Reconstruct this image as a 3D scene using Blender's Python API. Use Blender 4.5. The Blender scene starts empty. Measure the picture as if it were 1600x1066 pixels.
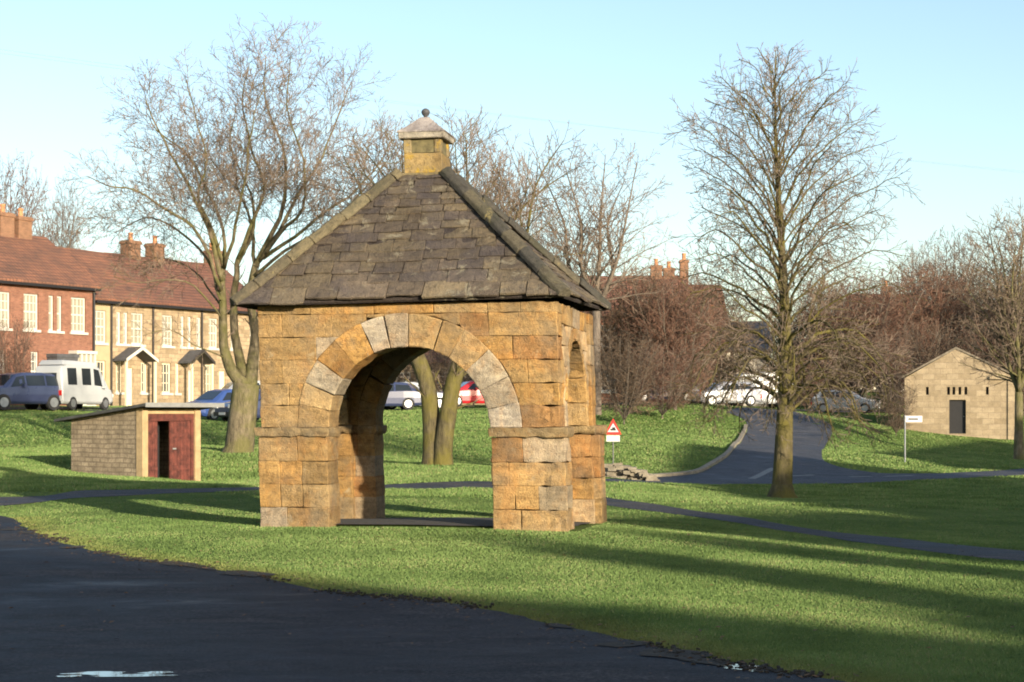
import bpy, bmesh, math, random
import numpy as np
from mathutils import Vector, Matrix, noise

R = math.radians
S = bpy.context.scene
C = S.collection

# ------------------------------------------------------------------ camera, world, sun
F = 2600.0            # focal length in pixels of a 1600 px wide picture
HZ = 645.0            # eye level row
EYE = 1.6
cam = bpy.data.objects.new('camera', bpy.data.cameras.new('camera'))
C.objects.link(cam)
cam.location = (0, 0, EYE)
cam.rotation_euler = (R(90), 0, 0)
cam.data.sensor_width = 36.0
cam.data.lens = 36.0 * F / 1600.0
cam.data.shift_y = (HZ - 533.0) / 1600.0
cam.data.clip_start = 0.1
cam.data.clip_end = 3000
cam.data.dof.use_dof = False
S.camera = cam

SUN_EL = R(13.0)
SX, SY = 0.52, -0.854          # horizontal direction towards the sun
world = bpy.data.worlds.new('World')
S.world = world
world.use_nodes = True
wn = world.node_tree.nodes
wl = world.node_tree.links
sky = wn.new('ShaderNodeTexSky')
sky.sky_type = 'NISHITA'
sky.sun_disc = False
sky.sun_elevation = SUN_EL
sky.sun_rotation = math.atan2(SX, SY)
sky.altitude = 100
sky.air_density = 1.0
sky.dust_density = 1.5
sky.ozone_density = 1.35
bg = wn['Background']
bg.inputs['Strength'].default_value = 0.15
wl.new(sky.outputs[0], bg.inputs['Color'])

sun = bpy.data.objects.new('sun', bpy.data.lights.new('sun', 'SUN'))
C.objects.link(sun)
sun.data.energy = 5.0
sun.data.angle = R(0.8)
sun.data.color = (1.0, 0.87, 0.67)
sd = Vector((-SX * math.cos(SUN_EL), -SY * math.cos(SUN_EL), -math.sin(SUN_EL)))
sun.rotation_euler = sd.to_track_quat('-Z', 'Y').to_euler()
sun.location = (30, -30, 40)

S.view_settings.view_transform = 'Standard'
S.view_settings.look = 'None'
S.view_settings.gamma = 1.0
S.view_settings.exposure = 0.84
S.render.engine = 'CYCLES'
S.cycles.pixel_filter_type = 'BLACKMAN_HARRIS'
S.cycles.filter_width = 1.9
S.cycles.max_bounces = 6
S.cycles.diffuse_bounces = 3

# ------------------------------------------------------------------ materials
def new_mat(name):
    m = bpy.data.materials.new(name)
    m.use_nodes = True
    nt = m.node_tree
    return m, nt, nt.nodes['Principled BSDF']

def n_(nt, typ, **kw):
    n = nt.nodes.new(typ)
    for k, v in kw.items():
        if k.startswith('i_'):
            key = k[2:]
            key = int(key) if key.isdigit() else key.replace('_', ' ')
            n.inputs[key].default_value = v
        else:
            setattr(n, k, v)
    return n

def ramp(nt, fac, stops):
    r = nt.nodes.new('ShaderNodeValToRGB')
    el = r.color_ramp.elements
    el[0].position, el[0].color = stops[0][0], (*stops[0][1], 1)
    el[1].position, el[1].color = stops[-1][0], (*stops[-1][1], 1)
    for p, c in stops[1:-1]:
        e = el.new(p)
        e.color = (*c, 1)
    nt.links.new(fac, r.inputs[0])
    return r.outputs[0]

def noise_n(nt, scale, detail=4, rough=0.6, vec=None, dist=0.0):
    n = n_(nt, 'ShaderNodeTexNoise', i_Scale=scale, i_Detail=detail, i_Roughness=rough, i_Distortion=dist)
    if vec is not None:
        nt.links.new(vec, n.inputs['Vector'])
    return n.outputs['Fac']

def mix(nt, fac, a, b, mode='MIX'):
    m = nt.nodes.new('ShaderNodeMix')
    m.data_type = 'RGBA'
    m.blend_type = mode
    m.clamp_factor = True
    for sock, v in ((m.inputs[0], fac), (m.inputs[6], a), (m.inputs[7], b)):
        if isinstance(v, (int, float)):
            sock.default_value = v
        elif isinstance(v, tuple):
            sock.default_value = (*v, 1)
        else:
            nt.links.new(v, sock)
    return m.outputs[2]

def bump(nt, bsdf, height, strength, dist=0.02):
    b = n_(nt, 'ShaderNodeBump', i_Strength=strength, i_Distance=dist)
    nt.links.new(height, b.inputs['Height'])
    nt.links.new(b.outputs[0], bsdf.inputs['Normal'])
    return b

def coords(nt, kind='Object'):
    return nt.nodes.new('ShaderNodeTexCoord').outputs[kind]

def plain(name, col, rough=0.6, metal=0.0, var=0.15, scale=6, spec=0.5, bmp=0.0):
    m, nt, b = new_mat(name)
    co = coords(nt)
    f = noise_n(nt, scale, 4, 0.6, co)
    lo = tuple(c * (1 - var) for c in col)
    hi = tuple(min(1, c * (1 + var)) for c in col)
    nt.links.new(ramp(nt, f, [(0.3, lo), (0.7, hi)]), b.inputs['Base Color'])
    b.inputs['Roughness'].default_value = rough
    b.inputs['Metallic'].default_value = metal
    b.inputs['Specular IOR Level'].default_value = spec
    if bmp:
        bump(nt, b, noise_n(nt, scale * 5, 4, 0.6, co), bmp)
    return m

def tinted(name, rough=0.9, stain=(0.2, 0.17, 0.13), stain_amt=0.5, lichen=None, lichen_pos=0.62, s=1.0, bs=0.6, streak=False, drift=None):
    """stone whose blocks carry their own colour in the face attribute 'tint'"""
    m, nt, b = new_mat(name)
    co = coords(nt)
    a = n_(nt, 'ShaderNodeAttribute', attribute_name='tint')
    f1 = noise_n(nt, 2.2 * s, 6, 0.65, co)
    f2 = noise_n(nt, 14 * s, 5, 0.7, co)
    f3 = noise_n(nt, 60 * s, 3, 0.6, co)
    c = mix(nt, 1.0, a.outputs['Color'], ramp(nt, f2, [(0.28, (0.55, 0.52, 0.5)), (0.5, (1, 1, 1)), (0.75, (1.28, 1.22, 1.1))]), 'MULTIPLY')
    c = mix(nt, 0.7, c, ramp(nt, f3, [(0.3, (0.72, 0.72, 0.72)), (0.7, (1.25, 1.25, 1.25))]), 'MULTIPLY')
    if streak:
        mp = n_(nt, 'ShaderNodeMapping')
        mp.inputs['Scale'].default_value = (1.2, 1.2, 9)
        nt.links.new(co, mp.inputs['Vector'])
        fs = noise_n(nt, 1.4, 4, 0.6, mp.outputs[0])
        c = mix(nt, 0.55, c, ramp(nt, fs, [(0.3, (0.55, 0.48, 0.42)), (0.6, (1.2, 1.15, 1.1))]), 'MULTIPLY')
    if drift:
        fd = noise_n(nt, 0.9, 5, 0.7, co, 0.5)
        c = mix(nt, 0.85, c, ramp(nt, fd, [(0.33, (0.50, 0.44, 0.40)), (0.44, (0.82, 0.80, 0.80)), (0.54, (1.05, 1.0, 0.95)), (0.68, (1.3, 1.25, 1.18))]), 'MULTIPLY')
        fe = noise_n(nt, 4.0, 6, 0.75, co, 0.3)
        fo = noise_n(nt, 2.6, 5, 0.7, co, 0.6)
        c = mix(nt, ramp(nt, fo, [(0.5, (0, 0, 0)), (0.62, (0.42 if streak else 0.0,) * 3)]), c, mix(nt, 1.0, c, (1.1, 0.82, 0.56), 'MULTIPLY'))
        c = mix(nt, ramp(nt, fe, [(0.60, (0, 0, 0)), (0.70, (0.6,) * 3)]), c, drift)
    sf = ramp(nt, f1, [(0.47, (0, 0, 0)), (0.68, (stain_amt,) * 3)])
    c = mix(nt, sf, c, stain)
    if lichen:
        fl = noise_n(nt, 3.1 * s, 7, 0.75, co, 0.4)
        c = mix(nt, ramp(nt, fl, [(lichen_pos, (0, 0, 0)), (lichen_pos + 0.07, (0.8,) * 3)]), c, lichen)
    nt.links.new(c, b.inputs['Base Color'])
    b.inputs['Roughness'].default_value = rough
    b.inputs['Specular IOR Level'].default_value = 0.25
    h = nt.nodes.new('ShaderNodeMath'); h.operation = 'ADD'
    nt.links.new(f2, h.inputs[0]); nt.links.new(f3, h.inputs[1])
    bump(nt, b, h.outputs[0], bs, 0.025)
    return m

def masonry(name, c1, c2, mortar, bw, rh, rough=0.9, msize=0.012, noise_amt=0.6, offset=0.5):
    m, nt, b = new_mat(name)
    co = coords(nt)
    sep = nt.nodes.new('ShaderNodeSeparateXYZ'); nt.links.new(co, sep.inputs[0])
    add = nt.nodes.new('ShaderNodeMath'); add.operation = 'ADD'
    nt.links.new(sep.outputs[0], add.inputs[0]); nt.links.new(sep.outputs[1], add.inputs[1])
    cmb = nt.nodes.new('ShaderNodeCombineXYZ')
    nt.links.new(add.outputs[0], cmb.inputs[0]); nt.links.new(sep.outputs[2], cmb.inputs[1])
    # wobble the courses a little
    wob = n_(nt, 'ShaderNodeTexNoise', i_Scale=1.5, i_Detail=2.0)
    nt.links.new(co, wob.inputs['Vector'])
    vm = nt.nodes.new('ShaderNodeVectorMath'); vm.operation = 'MULTIPLY_ADD'
    nt.links.new(wob.outputs['Color'], vm.inputs[0]); vm.inputs[1].default_value = (0.06, 0.06, 0); nt.links.new(cmb.outputs[0], vm.inputs[2])
    br = n_(nt, 'ShaderNodeTexBrick', i_Color1=(*c1, 1), i_Color2=(*c2, 1), i_Mortar=(*mortar, 1), i_Scale=1.0,
            i_Mortar_Size=msize, i_Mortar_Smooth=0.2, i_Bias=0.0, i_Brick_Width=bw, i_Row_Height=rh)
    br.offset = offset
    nt.links.new(vm.outputs[0], br.inputs['Vector'])
    f = noise_n(nt, 3, 6, 0.7, co)
    f2 = noise_n(nt, 18, 5, 0.7, co)
    c = mix(nt, noise_amt, br.outputs[0], ramp(nt, f, [(0.3, (0.6, 0.56, 0.52)), (0.65, (1.25, 1.2, 1.15))]), 'MULTIPLY')
    c = mix(nt, noise_amt, c, ramp(nt, f2, [(0.3, (0.7, 0.7, 0.7)), (0.7, (1.2, 1.2, 1.2))]), 'MULTIPLY')
    nt.links.new(c, b.inputs['Base Color'])
    b.inputs['Roughness'].default_value = rough
    h = nt.nodes.new('ShaderNodeMath'); h.operation = 'SUBTRACT'
    nt.links.new(f2, h.inputs[0]); nt.links.new(br.outputs['Fac'], h.inputs[1])
    bump(nt, b, h.outputs[0], 0.5, 0.02)
    return m

def tile_mat(name, lo, hi, dark):
    m, nt, b = new_mat(name)
    co = coords(nt)
    w = n_(nt, 'ShaderNodeTexWave', wave_type='BANDS', bands_direction='Z', i_Scale=1.6, i_Distortion=1.5, i_Detail=2.0)
    nt.links.new(co, w.inputs['Vector'])
    w2 = n_(nt, 'ShaderNodeTexWave', wave_type='BANDS', bands_direction='X', i_Scale=1.3, i_Distortion=0.6, i_Detail=1.0)
    nt.links.new(co, w2.inputs['Vector'])
    f = noise_n(nt, 0.9, 7, 0.7, co)
    f2 = noise_n(nt, 9, 5, 0.8, co)
    c = ramp(nt, f, [(0.3, lo), (0.62, hi)])
    c = mix(nt, 0.8, c, ramp(nt, f2, [(0.3, (0.55,) * 3), (0.7, (1.3,) * 3)]), 'MULTIPLY')
    c = mix(nt, ramp(nt, w.outputs['Fac'], [(0.0, (0.5,) * 3), (0.35, (0, 0, 0))]), c, dark)
    nt.links.new(c, b.inputs['Base Color'])
    b.inputs['Roughness'].default_value = 0.85
    h = nt.nodes.new('ShaderNodeMath'); h.operation = 'ADD'
    nt.links.new(w.outputs['Fac'], h.inputs[0]); nt.links.new(w2.outputs['Fac'], h.inputs[1])
    bump(nt, b, h.outputs[0], 0.6, 0.05)
    return m

def grass_ground_mat():
    m, nt, b = new_mat('grass_ground')
    co = coords(nt)
    f1 = noise_n(nt, 0.35, 6, 0.65, co)
    f2 = noise_n(nt, 3.5, 8, 0.75, co)
    f3 = noise_n(nt, 28, 6, 0.8, co)
    c = ramp(nt, f1, [(0.3, (0.09, 0.155, 0.032)), (0.5, (0.125, 0.20, 0.044)), (0.7, (0.19, 0.24, 0.065))])
    c = mix(nt, 0.9, c, ramp(nt, f2, [(0.25, (0.5, 0.55, 0.5)), (0.5, (1, 1, 1)), (0.75, (1.45, 1.3, 1.3))]), 'MULTIPLY')
    c = mix(nt, 0.9, c, ramp(nt, f3, [(0.25, (0.35, 0.4, 0.35)), (0.5, (1, 1, 1)), (0.75, (1.6, 1.5, 1.3))]), 'MULTIPLY')
    fd = noise_n(nt, 1.1, 7, 0.8, co)
    c = mix(nt, ramp(nt, fd, [(0.60, (0, 0, 0)), (0.70, (0.6,) * 3)]), c, (0.13, 0.10, 0.05))
    nt.links.new(c, b.inputs['Base Color'])
    b.inputs['Roughness'].default_value = 0.95
    b.inputs['Specular IOR Level'].default_value = 0.1
    h = nt.nodes.new('ShaderNodeMath'); h.operation = 'MULTIPLY_ADD'
    nt.links.new(f2, h.inputs[0]); h.inputs[1].default_value = 1.5; nt.links.new(f3, h.inputs[2])
    bump(nt, b, h.outputs[0], 1.0, 0.10)
    return m

def blade_mat():
    m, nt, b = new_mat('grass_blade')
    a = n_(nt, 'ShaderNodeAttribute', attribute_name='tint')
    nt.links.new(a.outputs['Color'], b.inputs['Base Color'])
    b.inputs['Roughness'].default_value = 0.7
    b.inputs['Specular IOR Level'].default_value = 0.2
    return m

def asphalt_mat(name, lo, hi, wet=0.5, spec=0.2):
    m, nt, b = new_mat(name)
    co = coords(nt)
    mp = n_(nt, 'ShaderNodeMapping')
    mp.inputs['Rotation'].default_value = (0, 0, R(-38))
    mp.inputs['Scale'].default_value = (0.45, 1.0, 1.0)
    nt.links.new(co, mp.inputs['Vector'])
    f1 = noise_n(nt, 0.9, 6, 0.7, mp.outputs[0])
    f2 = noise_n(nt, 120, 4, 0.8, co)
    f3 = noise_n(nt, 38, 5, 0.85, co)
    c = ramp(nt, f1, [(0.42, lo), (0.72, hi)])
    c = mix(nt, 0.9, c, ramp(nt, f2, [(0.3, (0.45,) * 3), (0.7, (1.7,) * 3)]), 'MULTIPLY')
    c = mix(nt, 1.0, c, ramp(nt, f3, [(0.32, (0.3,) * 3), (0.5, (0.9,) * 3), (0.68, (2.6, 2.5, 2.4))]), 'MULTIPLY')
    f4 = noise_n(nt, 2.6, 6, 0.8, mp.outputs[0], 0.8)
    c = mix(nt, 0.9, c, ramp(nt, f4, [(0.35, (0.5, 0.52, 0.56)), (0.62, (1.5, 1.42, 1.35))]), 'MULTIPLY')
    nt.links.new(c, b.inputs['Base Color'])
    r = ramp(nt, f1, [(0.3, (0.45 + (1 - wet) * 0.3,) * 3), (0.6, (0.85,) * 3)])
    nt.links.new(r, b.inputs['Roughness'])
    b.inputs['Specular IOR Level'].default_value = spec
    h = nt.nodes.new('ShaderNodeMath'); h.operation = 'ADD'
    nt.links.new(f2, h.inputs[0]); nt.links.new(f3, h.inputs[1])
    bump(nt, b, h.outputs[0], 0.55, 0.015)
    return m

def bark_mat(name, lo, hi, moss=None):
    m, nt, b = new_mat(name)
    co = coords(nt)
    mp = n_(nt, 'ShaderNodeMapping')
    mp.inputs['Scale'].default_value = (1, 1, 0.3)
    nt.links.new(co, mp.inputs['Vector'])
    f = noise_n(nt, 9, 6, 0.75, mp.outputs[0])
    f2 = noise_n(nt, 1.3, 4, 0.6, co)
    c = ramp(nt, f, [(0.3, lo), (0.68, hi)])
    if moss:
        c = mix(nt, ramp(nt, f2, [(0.42, (0, 0, 0)), (0.6, (0.75,) * 3)]), c, moss)
    nt.links.new(c, b.inputs['Base Color'])
    b.inputs['Roughness'].default_value = 0.95
    b.inputs['Specular IOR Level'].default_value = 0.15
    bump(nt, b, f, 1.0, 0.07)
    return m

M = {}
M['sandstone'] = tinted('sandstone', stain=(0.17, 0.145, 0.105), stain_amt=0.5, bs=0.9, streak=True, drift=(0.40, 0.33, 0.21))
M['roof_stone'] = tinted('roof_stone', stain=(0.07, 0.06, 0.065), stain_amt=0.6, lichen=(0.27, 0.24, 0.17), lichen_pos=0.565, bs=1.3, drift=(0.20, 0.17, 0.12))
M['ridge_stone'] = tinted('ridge_stone', stain=(0.05, 0.05, 0.03), stain_amt=0.7, lichen=(0.26, 0.21, 0.09), lichen_pos=0.60, bs=0.9)
M['cupola_stone'] = tinted('cupola_stone', stain=(0.16, 0.13, 0.07), stain_amt=0.6, lichen=(0.42, 0.27, 0.03), lichen_pos=0.55, s=1.5, bs=0.9, drift=(0.2, 0.17, 0.1))
M['grass_ground'] = grass_ground_mat()
M['grass_blade'] = blade_mat()
M['asphalt'] = asphalt_mat('asphalt', (0.006, 0.009, 0.016), (0.058, 0.052, 0.052), 1.0, 0.18)
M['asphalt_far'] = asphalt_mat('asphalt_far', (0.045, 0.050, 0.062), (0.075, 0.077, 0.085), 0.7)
M['path'] = asphalt_mat('path_tarmac', (0.03, 0.033, 0.042), (0.085, 0.075, 0.068), 0.5, 0.2)
M['dead_leaf'] = plain('dead_leaf', (0.13, 0.07, 0.03), 0.8, var=0.6, scale=3)
M['soil'] = plain('soil', (0.03, 0.022, 0.014), 0.95, var=0.5, scale=9, bmp=0.8)
M['kerb'] = plain('kerbstone', (0.21, 0.18, 0.13), 0.9, var=0.35, scale=4, bmp=0.4)
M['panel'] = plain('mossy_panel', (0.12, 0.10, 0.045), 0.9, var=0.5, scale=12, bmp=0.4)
M['dirt_floor'] = plain('dirt_floor', (0.05, 0.042, 0.03), 0.95, var=0.4, scale=7, bmp=0.6)
M['bark_pale'] = bark_mat('bark_pale', (0.05, 0.042, 0.028), (0.27, 0.22, 0.14), (0.13, 0.125, 0.04))
M['bark_gold'] = bark_mat('bark_gold', (0.045, 0.038, 0.022), (0.17, 0.14, 0.075), (0.15, 0.13, 0.028))
M['bark_grey'] = bark_mat('bark_grey', (0.08, 0.065, 0.055), (0.22, 0.18, 0.14))
M['twig'] = plain('twig', (0.155, 0.115, 0.085), 0.9, var=0.35, scale=1.0)
M['twig_red'] = plain('twig_red', (0.115, 0.06, 0.040), 0.9, var=0.4, scale=0.8)
M['twig_brown'] = plain('twig_brown', (0.10, 0.065, 0.040), 0.9, var=0.4, scale=0.8)
M['twig_olive'] = plain('twig_olive', (0.09, 0.075, 0.03), 0.9, var=0.4, scale=0.8)
M['brick'] = masonry('red_brick', (0.19, 0.068, 0.042), (0.28, 0.11, 0.07), (0.2, 0.14, 0.1), 0.23, 0.075)
M['stucco'] = plain('cream_render', (0.36, 0.285, 0.17), 0.9, var=0.12, scale=2)
M['house_stone'] = masonry('house_stone', (0.25, 0.19, 0.115), (0.40, 0.31, 0.20), (0.24, 0.185, 0.12), 0.5, 0.24, msize=0.018)
M['hut_stone'] = masonry('hut_stone', (0.24, 0.19, 0.12), (0.33, 0.27, 0.18), (0.24, 0.19, 0.13), 0.62, 0.30, msize=0.014)
M['rubble'] = masonry('rubble_stone', (0.24, 0.195, 0.13), (0.32, 0.265, 0.18), (0.20, 0.16, 0.11), 0.29, 0.12, msize=0.02, noise_amt=1.0)
M['quoin'] = plain('quoin', (0.38, 0.27, 0.14), 0.9, var=0.2, scale=5, bmp=0.3)
M['cream_wall'] = plain('cream_wall', (0.42, 0.38, 0.31), 0.9, var=0.12, scale=2)
M['tiles'] = tile_mat('red_tiles', (0.085, 0.048, 0.036), (0.23, 0.10, 0.058), (0.06, 0.03, 0.022))
M['tiles_dark'] = tile_mat('brown_tiles', (0.10, 0.048, 0.035), (0.19, 0.08, 0.05), (0.05, 0.028, 0.02))
M['slate'] = plain('slate', (0.07, 0.07, 0.075), 0.7, var=0.3, scale=5)
M['coping'] = plain('stone_coping', (0.16, 0.135, 0.10), 0.9, var=0.4, scale=3)
M['post_grey'] = plain('post_grey', (0.14, 0.14, 0.13), 0.7)
M['felt'] = plain('roof_felt', (0.055, 0.055, 0.05), 0.85, var=0.4, scale=4, bmp=0.3)
M['white'] = plain('white_paint', (0.52, 0.50, 0.44), 0.5, var=0.06)
M['cream_paint'] = plain('cream_paint', (0.66, 0.58, 0.42), 0.6, var=0.08)
M['red_paint'] = plain('red_paint', (0.105, 0.028, 0.019), 0.8, var=0.6, scale=6)
M['black'] = plain('black_paint', (0.012, 0.011, 0.012), 0.5, var=0.2)
M['dark_wood'] = plain('dark_wood', (0.03, 0.025, 0.022), 0.7, var=0.4, scale=8)
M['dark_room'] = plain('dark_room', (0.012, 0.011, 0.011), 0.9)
M['clay'] = plain('clay_pot', (0.42, 0.19, 0.09), 0.85, var=0.2)
M['chimney_brick'] = masonry('chimney_brick', (0.19, 0.09, 0.05), (0.25, 0.125, 0.07), (0.18, 0.13, 0.09), 0.23, 0.075)
M['grey_metal'] = plain('grey_metal', (0.30, 0.31, 0.32), 0.45, metal=0.6)
M['pale_edge'] = plain('pale_edge', (0.22, 0.22, 0.21), 0.7)
M['sign_white'] = plain('sign_white', (0.55, 0.55, 0.54), 0.4, var=0.03)
M['sign_red'] = plain('sign_red', (0.62, 0.03, 0.025), 0.4, var=0.05)
M['rubber'] = plain('rubber', (0.022, 0.022, 0.022), 0.85)
M['alloy'] = plain('alloy', (0.5, 0.5, 0.5), 0.35, metal=0.8)
M['lamp_clear'] = plain('lamp_clear', (0.75, 0.75, 0.72), 0.12)
M['lamp_red'] = plain('lamp_red', (0.5, 0.015, 0.01), 0.2)
M['marking'] = plain('road_marking', (0.17, 0.17, 0.16), 0.8, var=0.4, scale=12)
def glossy(name, col, rough=0.12, coat=0.6, metal=0.0):
    m, nt, b = new_mat(name)
    b.inputs['Base Color'].default_value = (*col, 1)
    f = noise_n(nt, 3, 4, 0.6, coords(nt))
    nt.links.new(ramp(nt, f, [(0.3, (rough * 0.8,) * 3), (0.7, (rough * 1.5,) * 3)]), b.inputs['Roughness'])
    b.inputs['Metallic'].default_value = metal
    b.inputs['Coat Weight'].default_value = coat
    b.inputs['Coat Roughness'].default_value = 0.05
    return m
M['glass'] = glossy('window_glass', (0.05, 0.055, 0.06), 0.06, 0.0)
M['curtain_glass'] = glossy('curtained_glass', (0.27, 0.25, 0.19), 0.10, 0.3)
M['car_glass'] = glossy('car_glass', (0.02, 0.025, 0.03), 0.05, 0.0)
M['paint_blue'] = glossy('paint_blue', (0.035, 0.07, 0.22), 0.3)
M['paint_navy'] = glossy('paint_navy', (0.035, 0.045, 0.10), 0.3)
M['paint_white'] = glossy('paint_white', (0.42, 0.43, 0.43), 0.35)
M['paint_silver'] = glossy('paint_silver', (0.36, 0.37, 0.4), 0.3, metal=0.3)
M['paint_red'] = glossy('paint_red', (0.55, 0.02, 0.025), 0.3)
def puddle_mat():
    m, nt, b = new_mat('puddle_water')
    b.inputs['Base Color'].default_value = (0.02, 0.02, 0.022, 1)
    b.inputs['Roughness'].default_value = 0.02
    b.inputs['IOR'].default_value = 1.6
    b.inputs['Specular IOR Level'].default_value = 1.0
    bump(nt, b, noise_n(nt, 3, 2, 0.5, coords(nt)), 0.05, 0.01)
    return m
M['puddle'] = puddle_mat()

# ------------------------------------------------------------------ mesh helpers
class MB:
    def __init__(self):
        self.v, self.f, self.t = [], [], []
    def add(self, vs, fs, tint=None):
        o = len(self.v)
        self.v.extend([tuple(p) for p in vs])
        for f in fs:
            self.f.append(tuple(i + o for i in f))
            self.t.append(tint)
        return self
    def box(self, x0, x1, y0, y1, z0, z1, tint=None):
        vs = [(x0, y0, z0), (x1, y0, z0), (x1, y1, z0), (x0, y1, z0), (x0, y0, z1), (x1, y0, z1), (x1, y1, z1), (x0, y1, z1)]
        return self.add(vs, [(0, 3, 2, 1), (4, 5, 6, 7), (0, 1, 5, 4), (1, 2, 6, 5), (2, 3, 7, 6), (3, 0, 4, 7)], tint)
    def hexa(self, p, tint=None):       # 8 points: bottom 4 ccw, top 4 ccw
        return self.add(p, [(0, 3, 2, 1), (4, 5, 6, 7), (0, 1, 5, 4), (1, 2, 6, 5), (2, 3, 7, 6), (3, 0, 4, 7)], tint)
    def tube(self, pts, rad, n=6, cap=True):
        vs, fs = [], []
        k = len(pts)
        prev = None
        for i in range(k):
            p = Vector(pts[i])
            d = (Vector(pts[min(i + 1, k - 1)]) - Vector(pts[max(i - 1, 0)]))
            if d.length < 1e-9: d = Vector((0, 0, 1))
            d.normalize()
            if prev is None:
                a = Vector((1, 0, 0)) if abs(d.x) < 0.9 else Vector((0, 1, 0))
                u = d.cross(a).normalized()
            else:
                u = (prev - d * prev.dot(d)).normalized()
            prev = u
            w = d.cross(u)
            r = rad[i] if hasattr(rad, '__len__') else rad
            for j in range(n):
                a = 2 * math.pi * j / n
                vs.append(p + u * (r * math.cos(a)) + w * (r * math.sin(a)))
        for i in range(k - 1):
            for j in range(n):
                j2 = (j + 1) % n
                fs.append((i * n + j, i * n + j2, (i + 1) * n + j2, (i + 1) * n + j))
        if cap:
            fs.append(tuple(range(n - 1, -1, -1)))
            fs.append(tuple((k - 1) * n + j for j in range(n)))
        return self.add(vs, fs)
    def lathe(self, cx, cy, prof, n=16):
        vs, fs = [], []
        for r, z in prof:
            for j in range(n):
                a = 2 * math.pi * j / n
                vs.append((cx + r * math.cos(a), cy + r * math.sin(a), z))
        for i in range(len(prof) - 1):
            for j in range(n):
                j2 = (j + 1) % n
                fs.append((i * n + j, i * n + j2, (i + 1) * n + j2, (i + 1) * n + j))
        fs.append(tuple(range(n - 1, -1, -1)))
        fs.append(tuple((len(prof) - 1) * n + j for j in range(n)))
        return self.add(vs, fs)
    def build(self, name, m, parent=None, smooth=False, bevel=0.0, label=None):
        me = bpy.data.meshes.new(name)
        me.from_pydata(self.v, [], self.f)
        if any(t is not None for t in self.t):
            at = me.attributes.new('tint', 'FLOAT_COLOR', 'FACE')
            arr = np.array([(*(t or (0.3, 0.3, 0.3)), 1.0) for t in self.t], dtype=np.float32).ravel()
            at.data.foreach_set('color', arr)
        if smooth:
            me.polygons.foreach_set('use_smooth', [True] * len(me.polygons))
        me.materials.append(m)
        me.update()
        o = bpy.data.objects.new(name, me)
        C.objects.link(o)
        if parent is not None:
            o.parent = parent
        if bevel:
            md = o.modifiers.new('b', 'BEVEL'); md.width = bevel; md.segments = 2; md.limit_method = 'ANGLE'
        if label: o['label'] = label
        return o

def thing(name, label, cat, loc=(0, 0, 0), rz=0, group=None):
    o = bpy.data.objects.new(name, None)
    o.empty_display_size = 0.3
    C.objects.link(o)
    o.location = loc; o.rotation_euler = (0, 0, rz)
    return tag(o, label, cat, group)
def tag(o, label, cat, group=None, kind=None):
    o['label'] = label; o['category'] = cat
    if group: o['group'] = group
    if kind: o['kind'] = kind
    return o
def struct(o):
    o['kind'] = 'structure'
    return o
KIDS = {}
def copy_tree(o, parent=None):
    c = o.copy(); C.objects.link(c)
    if parent is not None: c.parent = parent
    for ch in list(o.children): copy_tree(ch, c)
    return c

# ------------------------------------------------------------------ terrain
def PZ(px, py, d):            # world point of a picture position at a chosen distance
    return ((px - 800) / F * d, d, EYE - (py - HZ) / F * d)

ctl = [(x, y, 0.0) for x in (-14, -7, 0, 7, 14) for y in (-12, 0, 8)] + [
    (-40, -30, 0), (40, -30, 0), (0, -40, 0), (-12, 16, 0.02), (-6, 15, 0), (0, 14, 0.02), (5, 12, 0.02), (-8, 22, 0),
    (3, 16, 0.05), (0.8, 21, 0.10), (-3.2, 21.7, 0.12), (1.3, 24.4, 0.0), (-2.6, 25, 0.0), (-1, 19, 0.08), (4, 20, 0.0),
    (5.7, 18.5, -0.04), (9, 17, -0.1), (3.6, 24, -0.1), (1.9, 30, -0.12), (-0.3, 36, -0.05), (-5, 34, 0.0), (-9, 30, 0.0), (-14, 28, 0.05), (-6, 27, 0.03),
    PZ(236, 748, 42), PZ(108, 735, 44), PZ(308, 755, 43.1), (-14, 43, 0.2), (-20, 45, 0.6),
    PZ(372, 708, 50), PZ(690, 727, 45), PZ(0, 700, 60), (-17, 70, 1.45), (-9, 68, 1.0), (-13.3, 76, 1.18), (-11, 75, 1.2), (-2, 66, 1.0),
    (-30, 80, 1.9), (-25, 80, 1.78), (-18, 85, 1.78), (-12, 88, 1.78), (-6, 92, 1.78), (0, 94, 1.8), (-22, 98, 2.0), (-35, 90, 2.2), (-12, 105, 2.0),
    PZ(1000, 629, 95), PZ(1168, 668, 82), PZ(1100, 741, 55), PZ(960, 749, 52), PZ(1000, 690, 66), PZ(1060, 650, 82),
    PZ(1250, 757, 52), PZ(1590, 738, 60), PZ(1222, 778, 40), (7.2, 31, -0.25), (12, 30, -0.3), (3, 36, -0.22), (12, 42, -0.5),
    PZ(1230, 700, 70), PZ(1290, 663, 84), PZ(1210, 640, 110), PZ(1300, 705, 66), PZ(1450, 731, 62.5), PZ(1320, 640, 112),
    PZ(1495, 680, 90), PZ(1600, 690, 88), PZ(1400, 690, 82), (34, 95, 0.8), (25, 60, -0.4), (30, 40, -0.3), (30, 10, 0), (45, 60, 0),
    (-70, 60, 3), (-60, 120, 4), (0, 140, 3.2), (40, 140, 3.5), (80, 120, 3), (-120, 250, 8), (0, 260, 6), (120, 250, 8), (0, 500, 10), (-250, 500, 14), (250, 500, 14), (-200, 0, 6), (200, 0, 4), (0, -200, 2)]
ctl = np.array(ctl, float)
_sc = 30.0
def _phi(r2):
    return 0.5 * r2 * np.log(r2 + 1e-9)
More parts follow.
